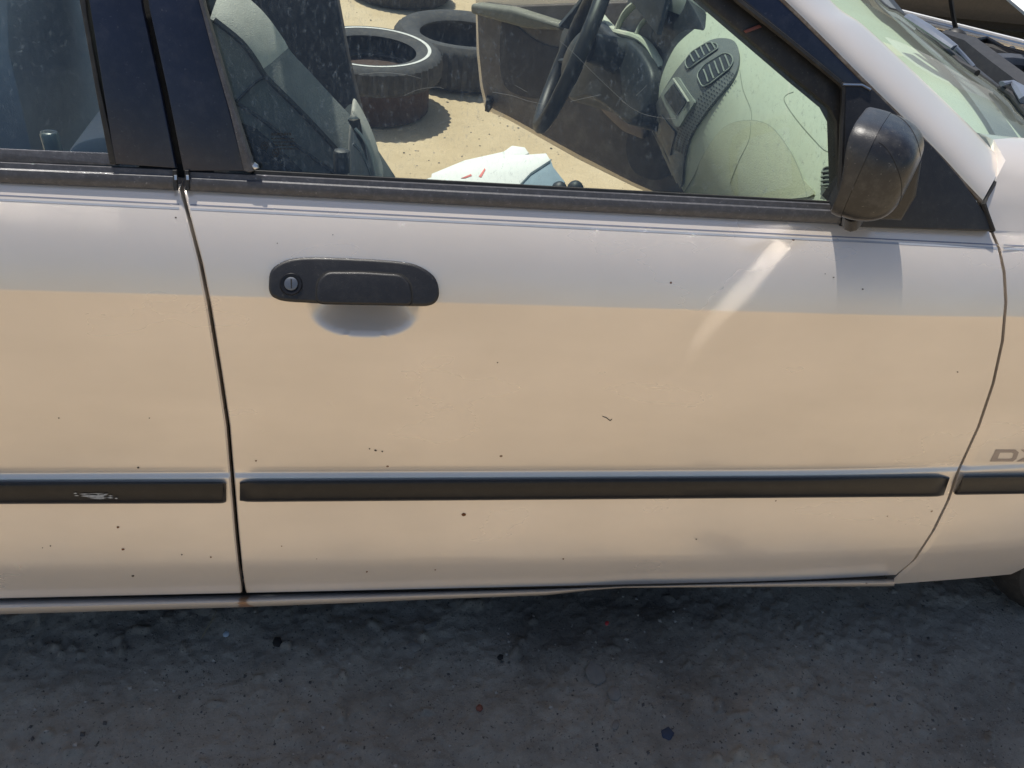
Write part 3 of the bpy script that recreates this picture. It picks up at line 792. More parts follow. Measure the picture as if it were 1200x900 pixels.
# instrument hood in front of the driver
def lump(cx, cy, cz, rx, ry, rz, n=20, m=12, full=False, pw=1.0):
    V = []; Fc = []
    for i in range(m+1):
        th = math.pi*(i/m) if full else math.pi/2*(i/m)
        for k in range(n):
            a = 2*math.pi*k/n; V.append((cx+rx*math.sin(th)*math.cos(a), cy+ry*math.sin(th)*math.sin(a), cz+rz*math.cos(th)**pw if math.cos(th) > 0 else cz+rz*math.cos(th)))
    for i in range(m):
        for k in range(n): l = (k+1) % n; Fc.append((i*n+k, (i+1)*n+k, (i+1)*n+l, i*n+l))
    return V, Fc
V, Fc = lump(.74, 1.23, .86, .15, .21, .11)
mk('instrument_hood', V, Fc, DASHD2, dashb)
V, Fc = prism([np.array(p) for p in [(.60, 1.05, .82), (.60, 1.40, .82), (.61, 1.38, .90), (.62, 1.30, .94), (.62, 1.15, .94), (.61, 1.07, .90)]], (-1, 0, 0), .012, .004, 2)
mk('instrument_cluster', V, Fc, DASHT, dashb)
V, Fc = tube([(.63, 1.2, .70), (.56, 1.2, .72), (.48, 1.2, .735)], [.05, .045, .035], 12); mk('steering_column', V, Fc, DASHT, car)
BN = Plane((.585, 1.1, .7), (-1, -.12, .25))
slab('column_shroud', spline([(668, 40), (690, 22), (708, 26), (724, 42), (746, 50), (762, 64), (775, 88), (772, 112), (762, 140), (745, 148), (722, 130), (700, 118), (678, 120), (664, 90)], 4), BN, .03, DASHT, dashb, .012, back=.10, steps=3)
for nm, pts, r_ in (('binnacle_edge', [(704, 18), (714, 30), (722, 37), (747, 44), (762, 56), (776, 80)], .011), ('binnacle_edge', [(722, 37), (729, 22), (739, 9), (757, -4)], .012), ('binnacle_edge', [(745, 42), (752, 28), (768, 12), (782, -2)], .008)):
    V, Fc = tube([BN.at(x, y, -.01) for x, y in spline(pts, 4, False)], r_, 8, flat=.7); mk(nm, V, Fc, DASH, dashb)
BN2 = Plane((.66, 1.0, .85), (-1, -.12, .25))
slab('binnacle_recess', spline([(768, 44), (782, 20), (800, -4), (812, 2), (831, 40), (818, 52), (796, 74), (781, 62)], 4), BN2, .012, DASHT, dashb, .004, back=.02)
# steering wheel
def wheel_mesh():
    ctr = np.array([.432, 1.2, .715]); nrm = np.array([-.95, .20, .30]); nrm /= np.linalg.norm(nrm)
    u = np.cross(nrm, [0, 1, 0]); u /= np.linalg.norm(u); v = np.cross(nrm, u)
    rim = [ctr+.185*(u*math.cos(a)+v*math.sin(a)) for a in np.linspace(0, 2*math.pi, 49)]
    swp = part('steering_wheel', car)
    V, Fc = tube(rim, .0185, 10, False); mk('wheel_rim', V, Fc, BLACKPL, swp)
    V, Fc = lump(0, 0, 0, .07, .075, .035, 18, 8)
    M3 = np.stack([u, v, nrm], 1)
    mk('wheel_hub', [ctr-nrm*.02+M3 @ np.array(p) for p in V], Fc, BLACKPL, swp)
    for a in (math.radians(70), math.radians(180), math.radians(290), ):
        d = u*math.cos(a)+v*math.sin(a)
        V, Fc = tube([ctr-nrm*.015+d*.04, ctr-nrm*.015+d*.1, ctr+d*.18], [.022, .016, .014], 8, flat=.5); mk('wheel_spoke', V, Fc, DASHT, swp)
wheel_mesh()
# stalk, console, gear lever tops
cons = part('centre_console', car)
V, Fc = box((-.2, .72, .2), (.64, .98, .40)); mk('console_body', V, Fc, DASHT, cons)
for (x, y) in ((657, 212), (676, 211)):
    P = at_z(x, y, .66)
    V, Fc = lump(P[0], P[1], P[2]-.02, .017, .017, .018, 14, 8, True); mk('lever_knob', V, Fc, DASHT, cons)
    V, Fc = tube([(P[0]+.03, P[1], .38), (P[0], P[1], P[2]-.03)], .006, 6); mk('lever_stem', V, Fc, DASHT, cons)
# carpet and far sill
V, Fc = box((-1.4, .04, .14), (1.0, 1.50, .17)); mk('carpet', V, Fc, DASHT, car, False)
# inner side of the near doors
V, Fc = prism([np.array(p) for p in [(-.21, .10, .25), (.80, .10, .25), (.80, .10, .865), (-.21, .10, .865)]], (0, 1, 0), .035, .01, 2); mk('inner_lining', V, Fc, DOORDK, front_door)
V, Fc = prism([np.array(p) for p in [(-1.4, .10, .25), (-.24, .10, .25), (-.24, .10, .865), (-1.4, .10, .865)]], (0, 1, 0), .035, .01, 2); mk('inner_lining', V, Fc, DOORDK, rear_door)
# lock buttons
def lockbtn(px, py, parent, mat):
    P = at_y(px, py, .125)
    b = [P+np.array([.010*math.cos(a)*1.0, .008*math.sin(a), 0]) for a in np.linspace(0, 2*math.pi, 13)[:-1]]
    V, Fc = prism(b, (0, 0, 1), .028, .004, 2); mk('lock_button', V, Fc, mat, parent)
LOCKM = simple('smoky_lock_button', (.20, .24, .24), .25, spec=.8)
lockbtn(401, 201, front_door, DASHT); lockbtn(64, 181, rear_door, LOCKM)
# passenger seat: reclined backrest swept across its width
seat = part('passenger_seat', car); SEATSHADE = simple('seat_cloth_shade_tone', (.21, .225, .22), .85, var=.3, scale=30, bs=.8, bd=.001, dust=.15)  # darker copy of the seat cloth, shade put into the colour
def seatback():
    outline = spline([(246, 22), (262, 30), (282, 47), (300, 70), (313, 90), (340, 118), (368, 147), (396, 176), (420, 206), (440, 235)], 5, False)
    rows = []
    for s, off, push in ((0, .30, 0.0), (1, .31, .012), (2, .345, .034), (3, .39, .036), (4, .43, .018), (5, .50, .008), (6, .60, .006), (7, .67, .018), (8, .72, .034), (9, .76, .030), (10, .79, .0)):
        row = []
        base = [at_y(x, y, .30) for x, y in outline]
        for i, p in enumerate(base):
            t = base[min(i+1, len(base)-1)]-base[max(i-1, 0)]; t /= np.linalg.norm(t)
            nn = np.array([-t[2], 0, t[0]]); nn = nn if nn[2] > 0 else -nn
            topf = 1-.6*max(0, 1-i/8)*abs((off-.545)/.245)**2
            q = p+nn*push; q[1] = off; q[0] -= .62*max(0, off-.345); row.append(q)
        # close behind
        rows.append(row)
    V = [p for r in rows for p in r]; nc = len(rows[0])
    Fc = gridfaces(len(rows), nc)
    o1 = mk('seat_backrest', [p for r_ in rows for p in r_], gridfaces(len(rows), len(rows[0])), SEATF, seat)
    o1.data.materials.append(SEATSHADE)
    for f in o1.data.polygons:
        if f.index % (len(rows[0])-1) > 17: f.material_index = 1  # lower backrest takes the darker copy as painted shade
    side = [(246, 22), (262, 30), (282, 47), (300, 70), (313, 90), (340, 118), (368, 147), (396, 176), (420, 206), (440, 235), (300, 260), (240, 150), (215, 60), (226, 20)]
    b = [at_y(x, y, .30) for x, y in spline(side[:10], 5, False)+[np.array(q) for q in side[10:]]]
    o = len(V); V += b; n = len(b); Fc.append(tuple(range(o, o+n)))
    o2 = len(V); V += [p+np.array([-.27, .49, 0]) for p in b]; Fc.append(tuple(range(o2+n-1, o2-1, -1)))
    for i in range(nc-1, n): j = (i+1) % n; Fc.append((o+i, o2+i, o2+j, o+j))
    Fc = Fc[len(gridfaces(len(rows), nc)):]
    return mk('seat_side_cover', V, Fc, SEATSHADE, seat)
sb = seatback()
# piping seam lines on the near side of the backrest
def wline(name, px, yy, r, mat, parent):
    V, Fc = tube([at_y(x, y, yy) for x, y in spline(px, 4, False)], r, 5); return mk(name, V, Fc, mat, parent)
wline('seat_piping', [(251, 23), (282, 48), (300, 71), (313, 91), (355, 133), (396, 177), (420, 207)], .297, .004, DASHT, sb)
wline('seat_seam', [(276, 120), (300, 96), (312, 90)], .298, .002, DASHT, sb)
wline('seat_seam', [(262, 112), (300, 135), (340, 165), (395, 205)], .298, .003, DASHT, sb)
# recliner side cover
V, Fc = prism([at_y(x, y, .29) for x, y in rounded([(270, 140), (300, 150), (340, 185), (365, 212), (300, 215)], 6)], (0, -1, 0), .012, .004, 2); mk('recliner_cover', V, Fc, DASHT, seat)
# side bolster at the base of the seat, sunlit tone painted in
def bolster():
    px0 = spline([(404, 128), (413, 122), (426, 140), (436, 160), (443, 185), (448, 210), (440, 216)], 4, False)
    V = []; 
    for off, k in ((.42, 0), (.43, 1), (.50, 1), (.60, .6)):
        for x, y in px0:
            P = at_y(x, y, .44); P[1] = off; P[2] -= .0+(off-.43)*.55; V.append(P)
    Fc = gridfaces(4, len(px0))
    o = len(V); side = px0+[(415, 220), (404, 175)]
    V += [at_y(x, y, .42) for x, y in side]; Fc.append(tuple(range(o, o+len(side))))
    return mk('seat_bolster', V, Fc, SEATLIT, seat)
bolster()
wline('bolster_fold', [(414, 150), (424, 162), (434, 180), (441, 204)], .415, .003, SEATF, seat)
wline('bolster_fold', [(412, 168), (422, 178), (431, 195), (436, 206)], .415, .003, SEATF, seat)
V, Fc = prism([np.array(p) for p in [(-.10, .31, .42), (.38, .31, .46), (.42, .31, .50), (.42, .31, .54), (.36, .31, .565), (-.10, .31, .53)]], (0, -1, 0), .01, .005, 2, back=.44); mk('seat_cushion', V, Fc, SEATF, seat)
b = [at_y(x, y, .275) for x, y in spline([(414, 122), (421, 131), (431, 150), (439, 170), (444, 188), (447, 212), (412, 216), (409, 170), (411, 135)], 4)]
V, Fc = prism(b, (0, -1, 0), .03, .012, 4, back=.02); mk('seat_base_roll', V, Fc, SEATLIT, seat)  # roll laid over the sunlit patch, coloured in the sunlit tone
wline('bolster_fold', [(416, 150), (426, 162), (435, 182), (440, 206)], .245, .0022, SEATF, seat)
wline('bolster_fold', [(414, 168), (423, 178), (431, 194), (435, 206)], .245, .0022, SEATSHADE, seat)
# belt buckle with red button
# rear bench hints
rb = part('rear_bench', car); BENCH = simple('dark_bench_fabric', (.36, .40, .44), .9, bs=.6)
V, Fc = prism([at_y(x, y, .5) for x, y in [(0, -60), (12, 0), (14, 60), (28, 120), (44, 190), (60, 260), (-200, 260), (-200, -60)]], (0, -1, 0), .01, .005, 2, back=.7); mk('bench_backrest', V, Fc, BENCH, rb)
V, Fc = prism([at_y(x, y, .32) for x, y in spline([(78, 186), (88, 168), (105, 160), (125, 157), (150, 160), (160, 200), (80, 200)], 4)], (0, -1, 0), .01, .005, 2, back=.25); mk('bench_bolster', V, Fc, BENCH, rb)
# far centre pillar with belt
fp = slab('far_centre_pillar', [(300, -60), (385, -60), (397, 0), (410, 70), (424, 128), (437, 172), (452, 212), (400, 260), (340, 200), (318, 90)], Plane((0, 1.5, .6), (0, -1, .12)), .05, simple('far_pillar_cover', (.03, .032, .042), .6, dust=.3), car, .008, back=.03, steps=3)
slab('far_rear_door_lining', [(-260, -80), (330, -80), (372, 260), (-260, 260)], Plane((0, 1.56, .6), (0, -1, 0)), .01, DASHT, car, .003, back=.02)
# roof: unseen pieces, cut and spaced to drop sun patches on the seat
RP = part('added_shade_roof', car)
for nm, x0, x1, y0, y1 in (('added_shade_panel', -1.5, -.50, .27, 1.33), ('added_shade_panel', -.235, -.185, .27, 1.33), ('added_shade_panel', -.12, .20, .27, .56), ('added_shade_panel', -.50, -.235, .27, .38), ('added_shade_panel', -.50, -.235, .80, 1.33)):
    V, Fc = prism([np.array(p) for p in [(x0, y0, 1.335), (x1, y0, 1.335), (x1, y1, 1.335), (x0, y1, 1.335)]], (0, 0, 1), .02, .001, 1); mk(nm, V, Fc, PAINT, RP)

# open far front door: lining faces the cabin
fd = part('open_far_door', car)
pA = np.array([.33, 2.10, 0]); pB = np.array([.90, 1.50, 0]); dv = pB-pA; nn = np.array([dv[1], -dv[0], 0]); nn = nn if nn[1] < 0 else -nn
FD = Plane((.33, 2.10, .5), nn)
slab('door_shell', rounded([(560, -60), (562, 60), (566, 100), (572, 128), (600, 140), (680, 185), (745, 217), (780, 232), (905, 300), (905, -60)], 5), FD, .02, PAINT, fd, .006, back=.05, off=-.025)
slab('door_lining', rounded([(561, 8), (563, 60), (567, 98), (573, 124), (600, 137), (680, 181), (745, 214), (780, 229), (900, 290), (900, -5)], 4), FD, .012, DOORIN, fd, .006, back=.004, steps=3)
slab('lining_inset', spline([(588, 30), (600, 26), (640, 52), (700, 60), (760, 75), (770, 120), (700, 108), (640, 116), (592, 100)], 5), FD, .006, DOORDK, fd, .003, off=.011)
slab('lining_ledge', rounded([(562, 2), (610, 8), (668, 26), (668, 34), (625, 31), (562, 14)], 4), FD, .05, simple('pale_ledge', (.16, .16, .13), .7, dust=.2), fd, .012, off=.005, steps=3)
slab('door_speaker', spline([(738, 190), (735, 165), (745, 140), (770, 130), (790, 150), (795, 190), (775, 210), (750, 205)], 5), FD, .008, DOORDK, fd, .004, off=.011)
slab('map_pocket', rounded([(700, 112), (718, 108), (760, 145), (760, 162), (735, 152), (712, 130)], 5), FD, .03, simple('pocket_plastic', (.28, .22, .18), .7, dust=.2), fd, .008, off=.011)
V, Fc = prism([at_z(x, y, .25) for x, y in [(570, 118), (577, 126), (573, 132), (568, 130)]], (0, 0, 1), .03, .004, 1); mk('door_latch', V, Fc, GREASE, fd)
slab('far_door_glass_frame', [(690, -60), (712, -60), (700, 8), (668, 34), (655, 30), (680, 0)], Plane((.5, 1.45, .9), (0, -1, 0)), .01, DASHT, fd, .003, back=.01)
# ------------------------------------------------------------------ DOOR MIRROR
def mirror():
    mp = part('door_mirror', car)
    mn = np.array([-.795, .606, .005]); mn /= np.linalg.norm(mn)      # the glass looks back and in towards the driver
    ma = np.cross([0, 0, 1], mn); ma /= np.linalg.norm(ma); ma = ma if ma[1] > 0 else -ma
    mb_ = np.cross(mn, ma); mb_ = mb_ if mb_[2] > 0 else -mb_
    gc = np.array([.51, 0, .98])
    def P(u, w, d): return gc+ma*u+mb_*w-mn*d
    u0, u1, w0, w1, D = -.054, .060, -.041, .063, .061
    cu, cw_ = (u0+u1)/2, (w0+w1)/2; hu, hw = (u1-u0)/2, (w1-w0)/2; n = 64
    def ring(sc, d, hood=0., scw=None):
        out = []
        for k in range(n):
            q = 2*math.pi*k/n; c, s_ = math.cos(q), math.sin(q)
            x = math.copysign(abs(c)**.5, c); y = math.copysign(abs(s_)**.5, s_)
            x *= 1-.10*max(0, y)*(1 if x < 0 else .3)      # upper outboard corner drawn in
            hs = min(1, max(0, (y+.35)/1.35)); hd = hood*(.08+.92*hs*hs*(3-2*hs))
            out.append(P(cu+hu*x*sc, cw_+hw*y*(scw or sc), d-hd))
        return out
    rings = [ring(.93, .0015), ring(.945, 0, .012), ring(.97, -.0005, .0135), ring(1.0, .001, .0125), ring(1.012, .006, .006), ring(1.012, .0115, .0)]
    V = [p for r in rings for p in r]; Fc = []
    for q in range(len(rings)-1):
        for k in range(n): l = (k+1) % n; Fc.append((q*n+k, q*n+l, (q+1)*n+l, (q+1)*n+k))
    mk('mirror_rim', V, Fc, MIRRIM, mp)
    shell = [ring(1.0, .0118)]
    for j in range(1, 13):
        th = math.pi/2*j/12; shell.append(ring(max(.02, math.cos(th)**.42), .012+(D-.012)*math.sin(th)**.95, 0, max(.02, math.cos(th)**.50)))
    V = [p for r in shell for p in r]; Fc = []
    for q in range(len(shell)-1):
        for k in range(n): l = (k+1) % n; Fc.append((q*n+k, q*n+l, (q+1)*n+l, (q+1)*n+k))
    Fc.append(tuple(range((len(shell)-1)*n, len(shell)*n)))
    mk('mirror_housing', V, Fc, MIRPL, mp)
    mb = BVHTree.FromPolygons([Vector(v) for v in V], [tuple(f) for f in Fc])
    groove('housing_seam', spline([(1030, 167), (1036, 171), (1045, 183), (1055, 208), (1056, 230), (1046, 250), (1030, 260), (1010, 262)], 6, False), .0004, DARK, mp, .0001, mb)
    groove('housing_seam', spline([(1030, 130), (1048, 134), (1064, 146), (1075, 166), (1080, 192), (1080, 212)], 6, False), .0004, DARK, mp, .0001, mb)
    V, Fc = prism([P(cu+hu*.84*x, cw_+hw*.88*y, .0022) for x, y in rounded([(-1, -1), (1, -1), (1, 1), (-1, 1)], .5, 5)], mn, .0012, .0003, 1); mk('glass_carrier', V, Fc, MOLD, mp, False)
    V, Fc = prism([P(u, w, .0008) for u, w in rounded([(-.043, -.036), (.036, -.036), (.036, .050), (-.043, .050)], .006, 3)], mn, .0010, .0002, 1); mk('mirror_glass', V, Fc, MGL, mp, False)
    V, Fc = prism([np.array(p) for p in [(.545, .075, .905), (.625, .075, .905), (.63, .075, .94), (.615, .075, .985), (.57, .075, .99)]], (0, -1, 0), .045, .010, 3, back=.02); mk('mirror_foot', V, Fc, BLACKPL, mp)
    V, Fc = tube([P(-.02, w0+.004, .02), P(-.005, w0-.012, .022), P(.03, w0-.012, .025)], [.010, .011, .008], 10); mk('mirror_pivot', V, Fc, BLACKPL, mp)
    return mp
MIRRIM = simple('mirror_rim_plastic', (.022, .022, .024), .36, var=.2, bs=.4, dust=.2, bscale=700)
_m = M('silvered_glass'); MGL = _m.bsdf((.95, .95, .95), .095, 1.)
MIRPL = simple('mirror_shell_plastic', (.015, .015, .017), .30, var=.2, bs=.3, dust=.28, bscale=800)
mirr = mirror()
# ------------------------------------------------------------------ ENGINE BAY AND COWL
bay = part('engine_bay', car)
def bar(px, z, r, mat, name='hose', parent=bay, n=8, flat=1.):
    P = [at_z(x, y, z if not hasattr(z, '__len__') else z[i]) for i, (x, y) in enumerate(px)]
    V, Fc = tube(P, r, n, flat=flat); return mk(name, V, Fc, mat, parent)
# far fender ledge: pale rail with dark recess
for (ya_, yb_, r, mat, nm) in ((19, 55, .011, WHITEP, 'fender_rail'), (13.5, 49.5, .008, WHITEP, 'fender_rail'), (16.5, 52.5, .010, ALU, 'fender_channel')):
    P = [at_y(x, ya_+(yb_-ya_)*(x-1055)/145, 1.45) for x in np.linspace(1052, 1290, 12)]
    V, Fc = tube(P, r, 8, flat=.8); mk(nm, V, Fc, mat, bay)
P = [at_y(x, y, 1.2) for x, y in [(1112, -60), (1114, 0), (1117, 20), (1120, 33)]]
V, Fc = tube(P, .006, 8); mk('bonnet_prop', V, Fc, GREASE, bay)
V, Fc = lump(*at_y(1119, 44, 1.17), .028, .028, .022, 14, 8, True); mk('strut_tower', V, Fc, GREASE, bay)
V, Fc = tube([at_y(x, y, 1.1) for x, y in [(1112, 58), (1118, 50), (1122, 42)]], [.03, .02, .010], 10); mk('strut_bolt', V, Fc, GREASE, bay)
bar([(1105, 45), (1135, 60), (1165, 85), (1200, 112), (1240, 140)], .86, [.02, .032, .034, .034, .03], GREASE, 'cross_tube')
bar([(1125, 55), (1160, 60), (1200, 74), (1240, 92)], .82, .017, GREASE, 'wiring_bundle')
bar([(1138, 50), (1155, 47), (1175, 58), (1200, 66)], .82, .010, GREASE, 'wiring_bundle')
bar([(1150, 72), (1180, 72), (1215, 76)], .82, .02, simple('grey_engine_plastic', (.07, .08, .10), .5), 'reservoir_lid')
bar([(1170, 92), (1200, 95), (1230, 98)], .85, .018, simple('grey_engine_plastic_b', (.06, .07, .09), .5), 'reservoir_lid')
bar([(1140, 80), (1160, 68), (1185, 76)], .80, .013, GREASE, 'bracket')
bar([(1185, 58), (1190, 70), (1196, 85)], .80, .010, GREASE, 'bracket')
V, Fc = box((1.02, .2, .3), (1.75, 1.4, .70)); mk('engine_block', V, Fc, GREASE, bay, False)
# cowl panel between glass and bay, wiper arm
cwl = []
for k in range(0, nW-3):
    c_ = cw[k]; cwl.append(c_+np.array([.004, 0, -.012]))
V = []
for p in cwl: V += [p, p+np.array([.03, 0, -.012]), p+np.array([.09, 0, -.022]), p+np.array([.12, 0, -.10])]
mk('cowl_panel', V, gridfaces(len(cwl), 4), simple('dark_cowl_plastic', (.012, .013, .015), .5, dust=.12), car)
wp = part('windscreen_wiper', car)
WG = simple('grey_wiper_metal', (.16, .18, .22), .4, .3)
bar([(1066, 20), (1085, 32), (1105, 46), (1119, 56)], [.985, .985, .98, .975], [.012, .013, .012, .010], WG, 'wiper_arm', wp, flat=.5)
bar([(1119, 56), (1130, 66), (1141, 78)], [.975, .965, .955], [.008, .006, .005], WG, 'wiper_arm_tip', wp, flat=.6)
bar([(1075, 36), (1100, 52), (1125, 75), (1145, 86)], [.96, .96, .96, .96], .006, GREASE, 'wiper_blade', wp)
wp2 = part('windscreen_wiper', car)
bar([(1174, 98), (1186, 97), (1196, 105), (1204, 118)], [.965]*4, [.006, .008, .012, .012], WG, 'wiper_arm', wp2, flat=.6)
bar([(1172, 103), (1186, 112), (1196, 124), (1206, 136)], [.955]*4, .005, GREASE, 'wiper_blade', wp2)
# raised bonnet corner
BP = Plane((1.5, 1.15, .93), (-.25, -.35, .9)); V, Fc = prism([BP.at(x, y) for x, y in [(1170, -8), (1180, 1), (1200, 18), (1240, 50), (1290, 80), (1290, -60), (1140, -60)]], BP.n, .008, .003, 2); 
mk('raised_bonnet', V, Fc, WHITEP, car)
# ------------------------------------------------------------------ FRONT WHEEL
def tyre_mesh(Rm=.30, W=.19, rr=.19, lugs=46, tread=True):
    prof_t = [(rr, -W*.36), (rr+.012, -W*.42), (rr+.05, -W*.5), (Rm-.03, -W*.49), (Rm-.012, -W*.43), (Rm, -W*.33), (Rm+.003, 0), (Rm, W*.33), (Rm-.012, W*.43), (Rm-.03, W*.49), (rr+.05, W*.5), (rr+.012, W*.42), (rr, W*.36), (rr+.01, W*.30), (rr+.05, W*.40), (Rm-.03, W*.38), (Rm-.02, 0), (Rm-.03, -W*.38), (rr+.05, -W*.40), (rr+.01, -W*.30)]
    n = lugs*2; V = []; Fc = []; m = len(prof_t)
    for i in range(n):
        a = 2*math.pi*i/n
        for j, (r, z) in enumerate(prof_t):
            q = r-(.011 if tread and (i % 2) and 4 <= j <= 8 else 0)
            V.append((q*math.cos(a), q*math.sin(a), z))
    for i in range(n):
        k = (i+1) % n
        for j in range(m): l = (j+1) % m; Fc.append((i*m+j, k*m+j, k*m+l, i*m+l))
    return V, Fc
tv, tf = tyre_mesh()
fw = part('front_wheel', car)
cwheel = np.array([1.465, .12, .285])
Vt = [np.array([p[0], -p[2], p[1]])+cwheel for p in tv]
mk('tyre', Vt, tf, simple('dark_tyre_rubber', (.02, .019, .018), .85, var=.3, bs=.5, bd=.001, dust=.2), fw)
V = [np.array([.19*math.cos(a), 0, .19*math.sin(a)])+cwheel for a in np.linspace(0, 2*math.pi, 33)[:-1]]
Vr, Fr = prism(V, (0, -1, 0), .03, .01, 2, back=.03); mk('wheel_disc', Vr, Fr, STEEL, fw)
V, Fc = box((1.08, .06, .25), (1.85, .5, .30)); 
V = []
for i in range(20):
    a = math.pi*(i/19); 
    for y in (.05, .5): V.append((1.54+.36*math.cos(a), y, .28+.36*math.sin(a)))
mk('wheel_arch_liner', V, gridfaces(20, 2), DARK, fender_p)
# parent inverse: the car empty sits at its base
for o in list(COL.objects):
    if o.parent == car:
        o.location = (o.location.x-.1, o.location.y-.8, o.location.z) if o.type == 'MESH' else o.location
for o in list(COL.objects):
    if o.parent == car and o.type == 'EMPTY': o.location = (-.1, -.8, 0)
# ================================================================== THINGS ON AND AROUND
# folded white paper on the seat
pp = thing('folded_paper', 'crumpled white paper bundle with red marks on the seat behind the window', 'paper', (0, 0, 0))
PL = Plane((.25, .60, .63), (-.15, -.30, 1))
def on_pl(name, px, h, mat, off=0, bev=.002, parent=pp): return slab(name, px, PL, h, mat, parent, bev, off=off)
on_pl('paper_sheet', [(505, 215), (506, 206), (545, 190), (590, 180), (600, 173), (615, 175), (620, 182), (600, 190), (560, 215)], .006, PAPER)
on_pl('paper_sheet', [(500, 212), (560, 193), (570, 186), (610, 184), (640, 182), (645, 190), (622, 205), (606, 222), (520, 222)], .006, PAPER, off=.0065)
on_pl('paper_fold', [(606, 218), (622, 203), (645, 189), (648, 198), (662, 216), (650, 224), (610, 222)], .006, PAPERB, off=.0005, bev=.001)
on_pl('red_mark', [(561, 207), (568, 197), (569, 199), (564, 208)], .0005, REDINK, off=.013, bev=.0001)
on_pl('red_mark', [(540, 209), (552, 204), (553, 206), (545, 209)], .0005, REDINK, off=.013, bev=.0001)
# tyres
mats_t = RUBBER
def lying_tyre(loc, sc, label, ww=False, rim=False, tilt=(0, 0, 0), ntread=60):
    t = thing('tyre', label, 'tyre', loc, 'tyres lying on the sand behind the car')
    o = mk('tyre_casing', [tuple(np.array(p)*np.array(sc)) for p in tv], tf, RUBBER, t)
    if ww:
        V = []; n = 64
        for i in range(n):
            a = 2*math.pi*i/n
            for r, z in ((.238, .0945), (.252, .0957)): V.append((r*math.cos(a)*sc[0], r*math.sin(a)*sc[1], z*sc[2]+.0012))
        Fc = [(2*i, 2*i+1, (2*i+3) % (2*n), (2*i+2) % (2*n)) for i in range(n)]
        mk('white_sidewall_band', V, Fc, WHITEWALL, t)
    t.rotation_euler = tilt; return t
pt = at_z(434, 56, .235)
lying_tyre((pt[0], pt[1], .185), (1, 1, .60), 'dusty tyre with a white sidewall ring lying flat nearest the seat', True, tilt=(.0, .0, 0))
V, Fc = tube([(pt[0], pt[1], .0), (pt[0], pt[1], .135)], .25, 32)
tag(mk('brake_drum', V, Fc, STEEL), 'rusty brown drum under the white ringed tyre', 'drum')
pt = at_z(545, 33, .20)
lying_tyre((pt[0], pt[1], .10), (1.12, 1.12, 1.05), 'chunky treaded tyre lying behind and right of the white ringed one', tilt=(0, 0, .4))
pt = at_z(470, -46, .2)
lying_tyre((pt[0], pt[1], .10), (1, 1, 1), 'tyre at the top edge of the window view, farthest back', tilt=(0, 0, .2))
# white lettering on the treaded tyre's sidewall is worn: a few raised strokes
# neighbouring dark car at the upper right
nc_ = thing('neighbouring_car', 'dark car standing beyond the engine bay at the top right', 'car', (3.4, 4.2, 0))
def loc_(P): return np.array(P)-np.array([3.4, 4.2, 0])
sec = [(4.16, .95), (4.12, .80), (4.10, .62), (4.10, .50), (4.09, .47), (4.11, .45), (4.13, .30), (4.18, .22), (4.3, .2)]
V = []
for x in np.linspace(2.0, 6.2, 20):
    for y, z in sec: V.append(loc_((x, y, z)))
mk('body_side', V, gridfaces(20, len(sec), True), OTHERCAR, nc_)
V, Fc = tube([loc_((x, 4.085, .485)) for x in np.linspace(2.0, 6.2, 10)], .012, 6); mk('side_moulding', V, Fc, simple('grey_strip', (.2, .19, .17), .5), nc_)
V, Fc = box((-1.4, .05, .16), (2.8, 1.5, .9)); mk('body_core', V, Fc, DARK, nc_, False)
for x in (2.6, 5.2):
    Vt = [np.array([p[0], p[2], p[1]])+loc_((x, 4.25, .29)) for p in tv]; mk('wheel', Vt, tf, RUBBER, nc_)
# the shaded dirt beside and under the car, lumpy at close range
def vnoise(X, Y, f, seed):
    g = np.random.default_rng(seed).random((257, 257)); x = (X*f) % 256; y = (Y*f) % 256
    xi = x.astype(int); yi = y.astype(int); u = x-xi; v = y-yi; u = u*u*(3-2*u); v = v*v*(3-2*v)
    return (g[yi, xi]*(1-u)+g[yi, xi+1]*u)*(1-v)+(g[yi+1, xi]*(1-u)+g[yi+1, xi+1]*u)*v-.5
nxx, nyy = 760, 260
gx = np.linspace(-1.0, 1.9, nxx); gy = np.linspace(-.55, .50, nyy); GX, GY = np.meshgrid(gx, gy)
Hh = .010*vnoise(GX+9, GY+9, 7, 1)+.006*vnoise(GX+9, GY+9, 19, 2)+.0045*vnoise(GX+9, GY+9, 43, 3)+.003*vnoise(GX+9, GY+9, 95, 4)+.002*vnoise(GX+9, GY+9, 190, 5)
cl = vnoise(GX+9, GY+9, 28, 6)*1.0+vnoise(GX+9, GY+9, 70, 8)*.5; Hh += np.clip(cl-.42, 0, .1)*.06
fade = np.clip(np.minimum.reduce([(GX+1.0)/.08, (1.9-GX)/.08, (GY+.55)/.08, (.50-GY)/.08]), 0, 1)
base = np.vectorize(lambda a, b: gh(a, b-1)-.006)(GX, GY)
Z = base+.006*fade-.001+(Hh*1.35)*fade
V = np.stack([GX, GY, Z], -1).reshape(-1, 3)
me = bpy.data.meshes.new('dirt_ground'); me.vertices.add(len(V)); me.vertices.foreach_set('co', V.ravel())
ii = np.arange(nyy-1)[:, None]*nxx+np.arange(nxx-1)[None, :]
Q = np.stack([ii, ii+1, ii+nxx+1, ii+nxx], -1).reshape(-1, 4).astype(np.int32)
me.loops.add(Q.size); me.loops.foreach_set('vertex_index', Q.ravel()); me.polygons.add(len(Q)); me.polygons.foreach_set('loop_start', np.arange(len(Q), dtype=np.int32)*4)
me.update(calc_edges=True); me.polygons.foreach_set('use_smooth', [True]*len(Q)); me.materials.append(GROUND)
o = bpy.data.objects.new('dirt_ground', me); COL.objects.link(o); o['kind'] = 'structure'; o['label'] = 'lumpy grey dirt in the shade of the car'
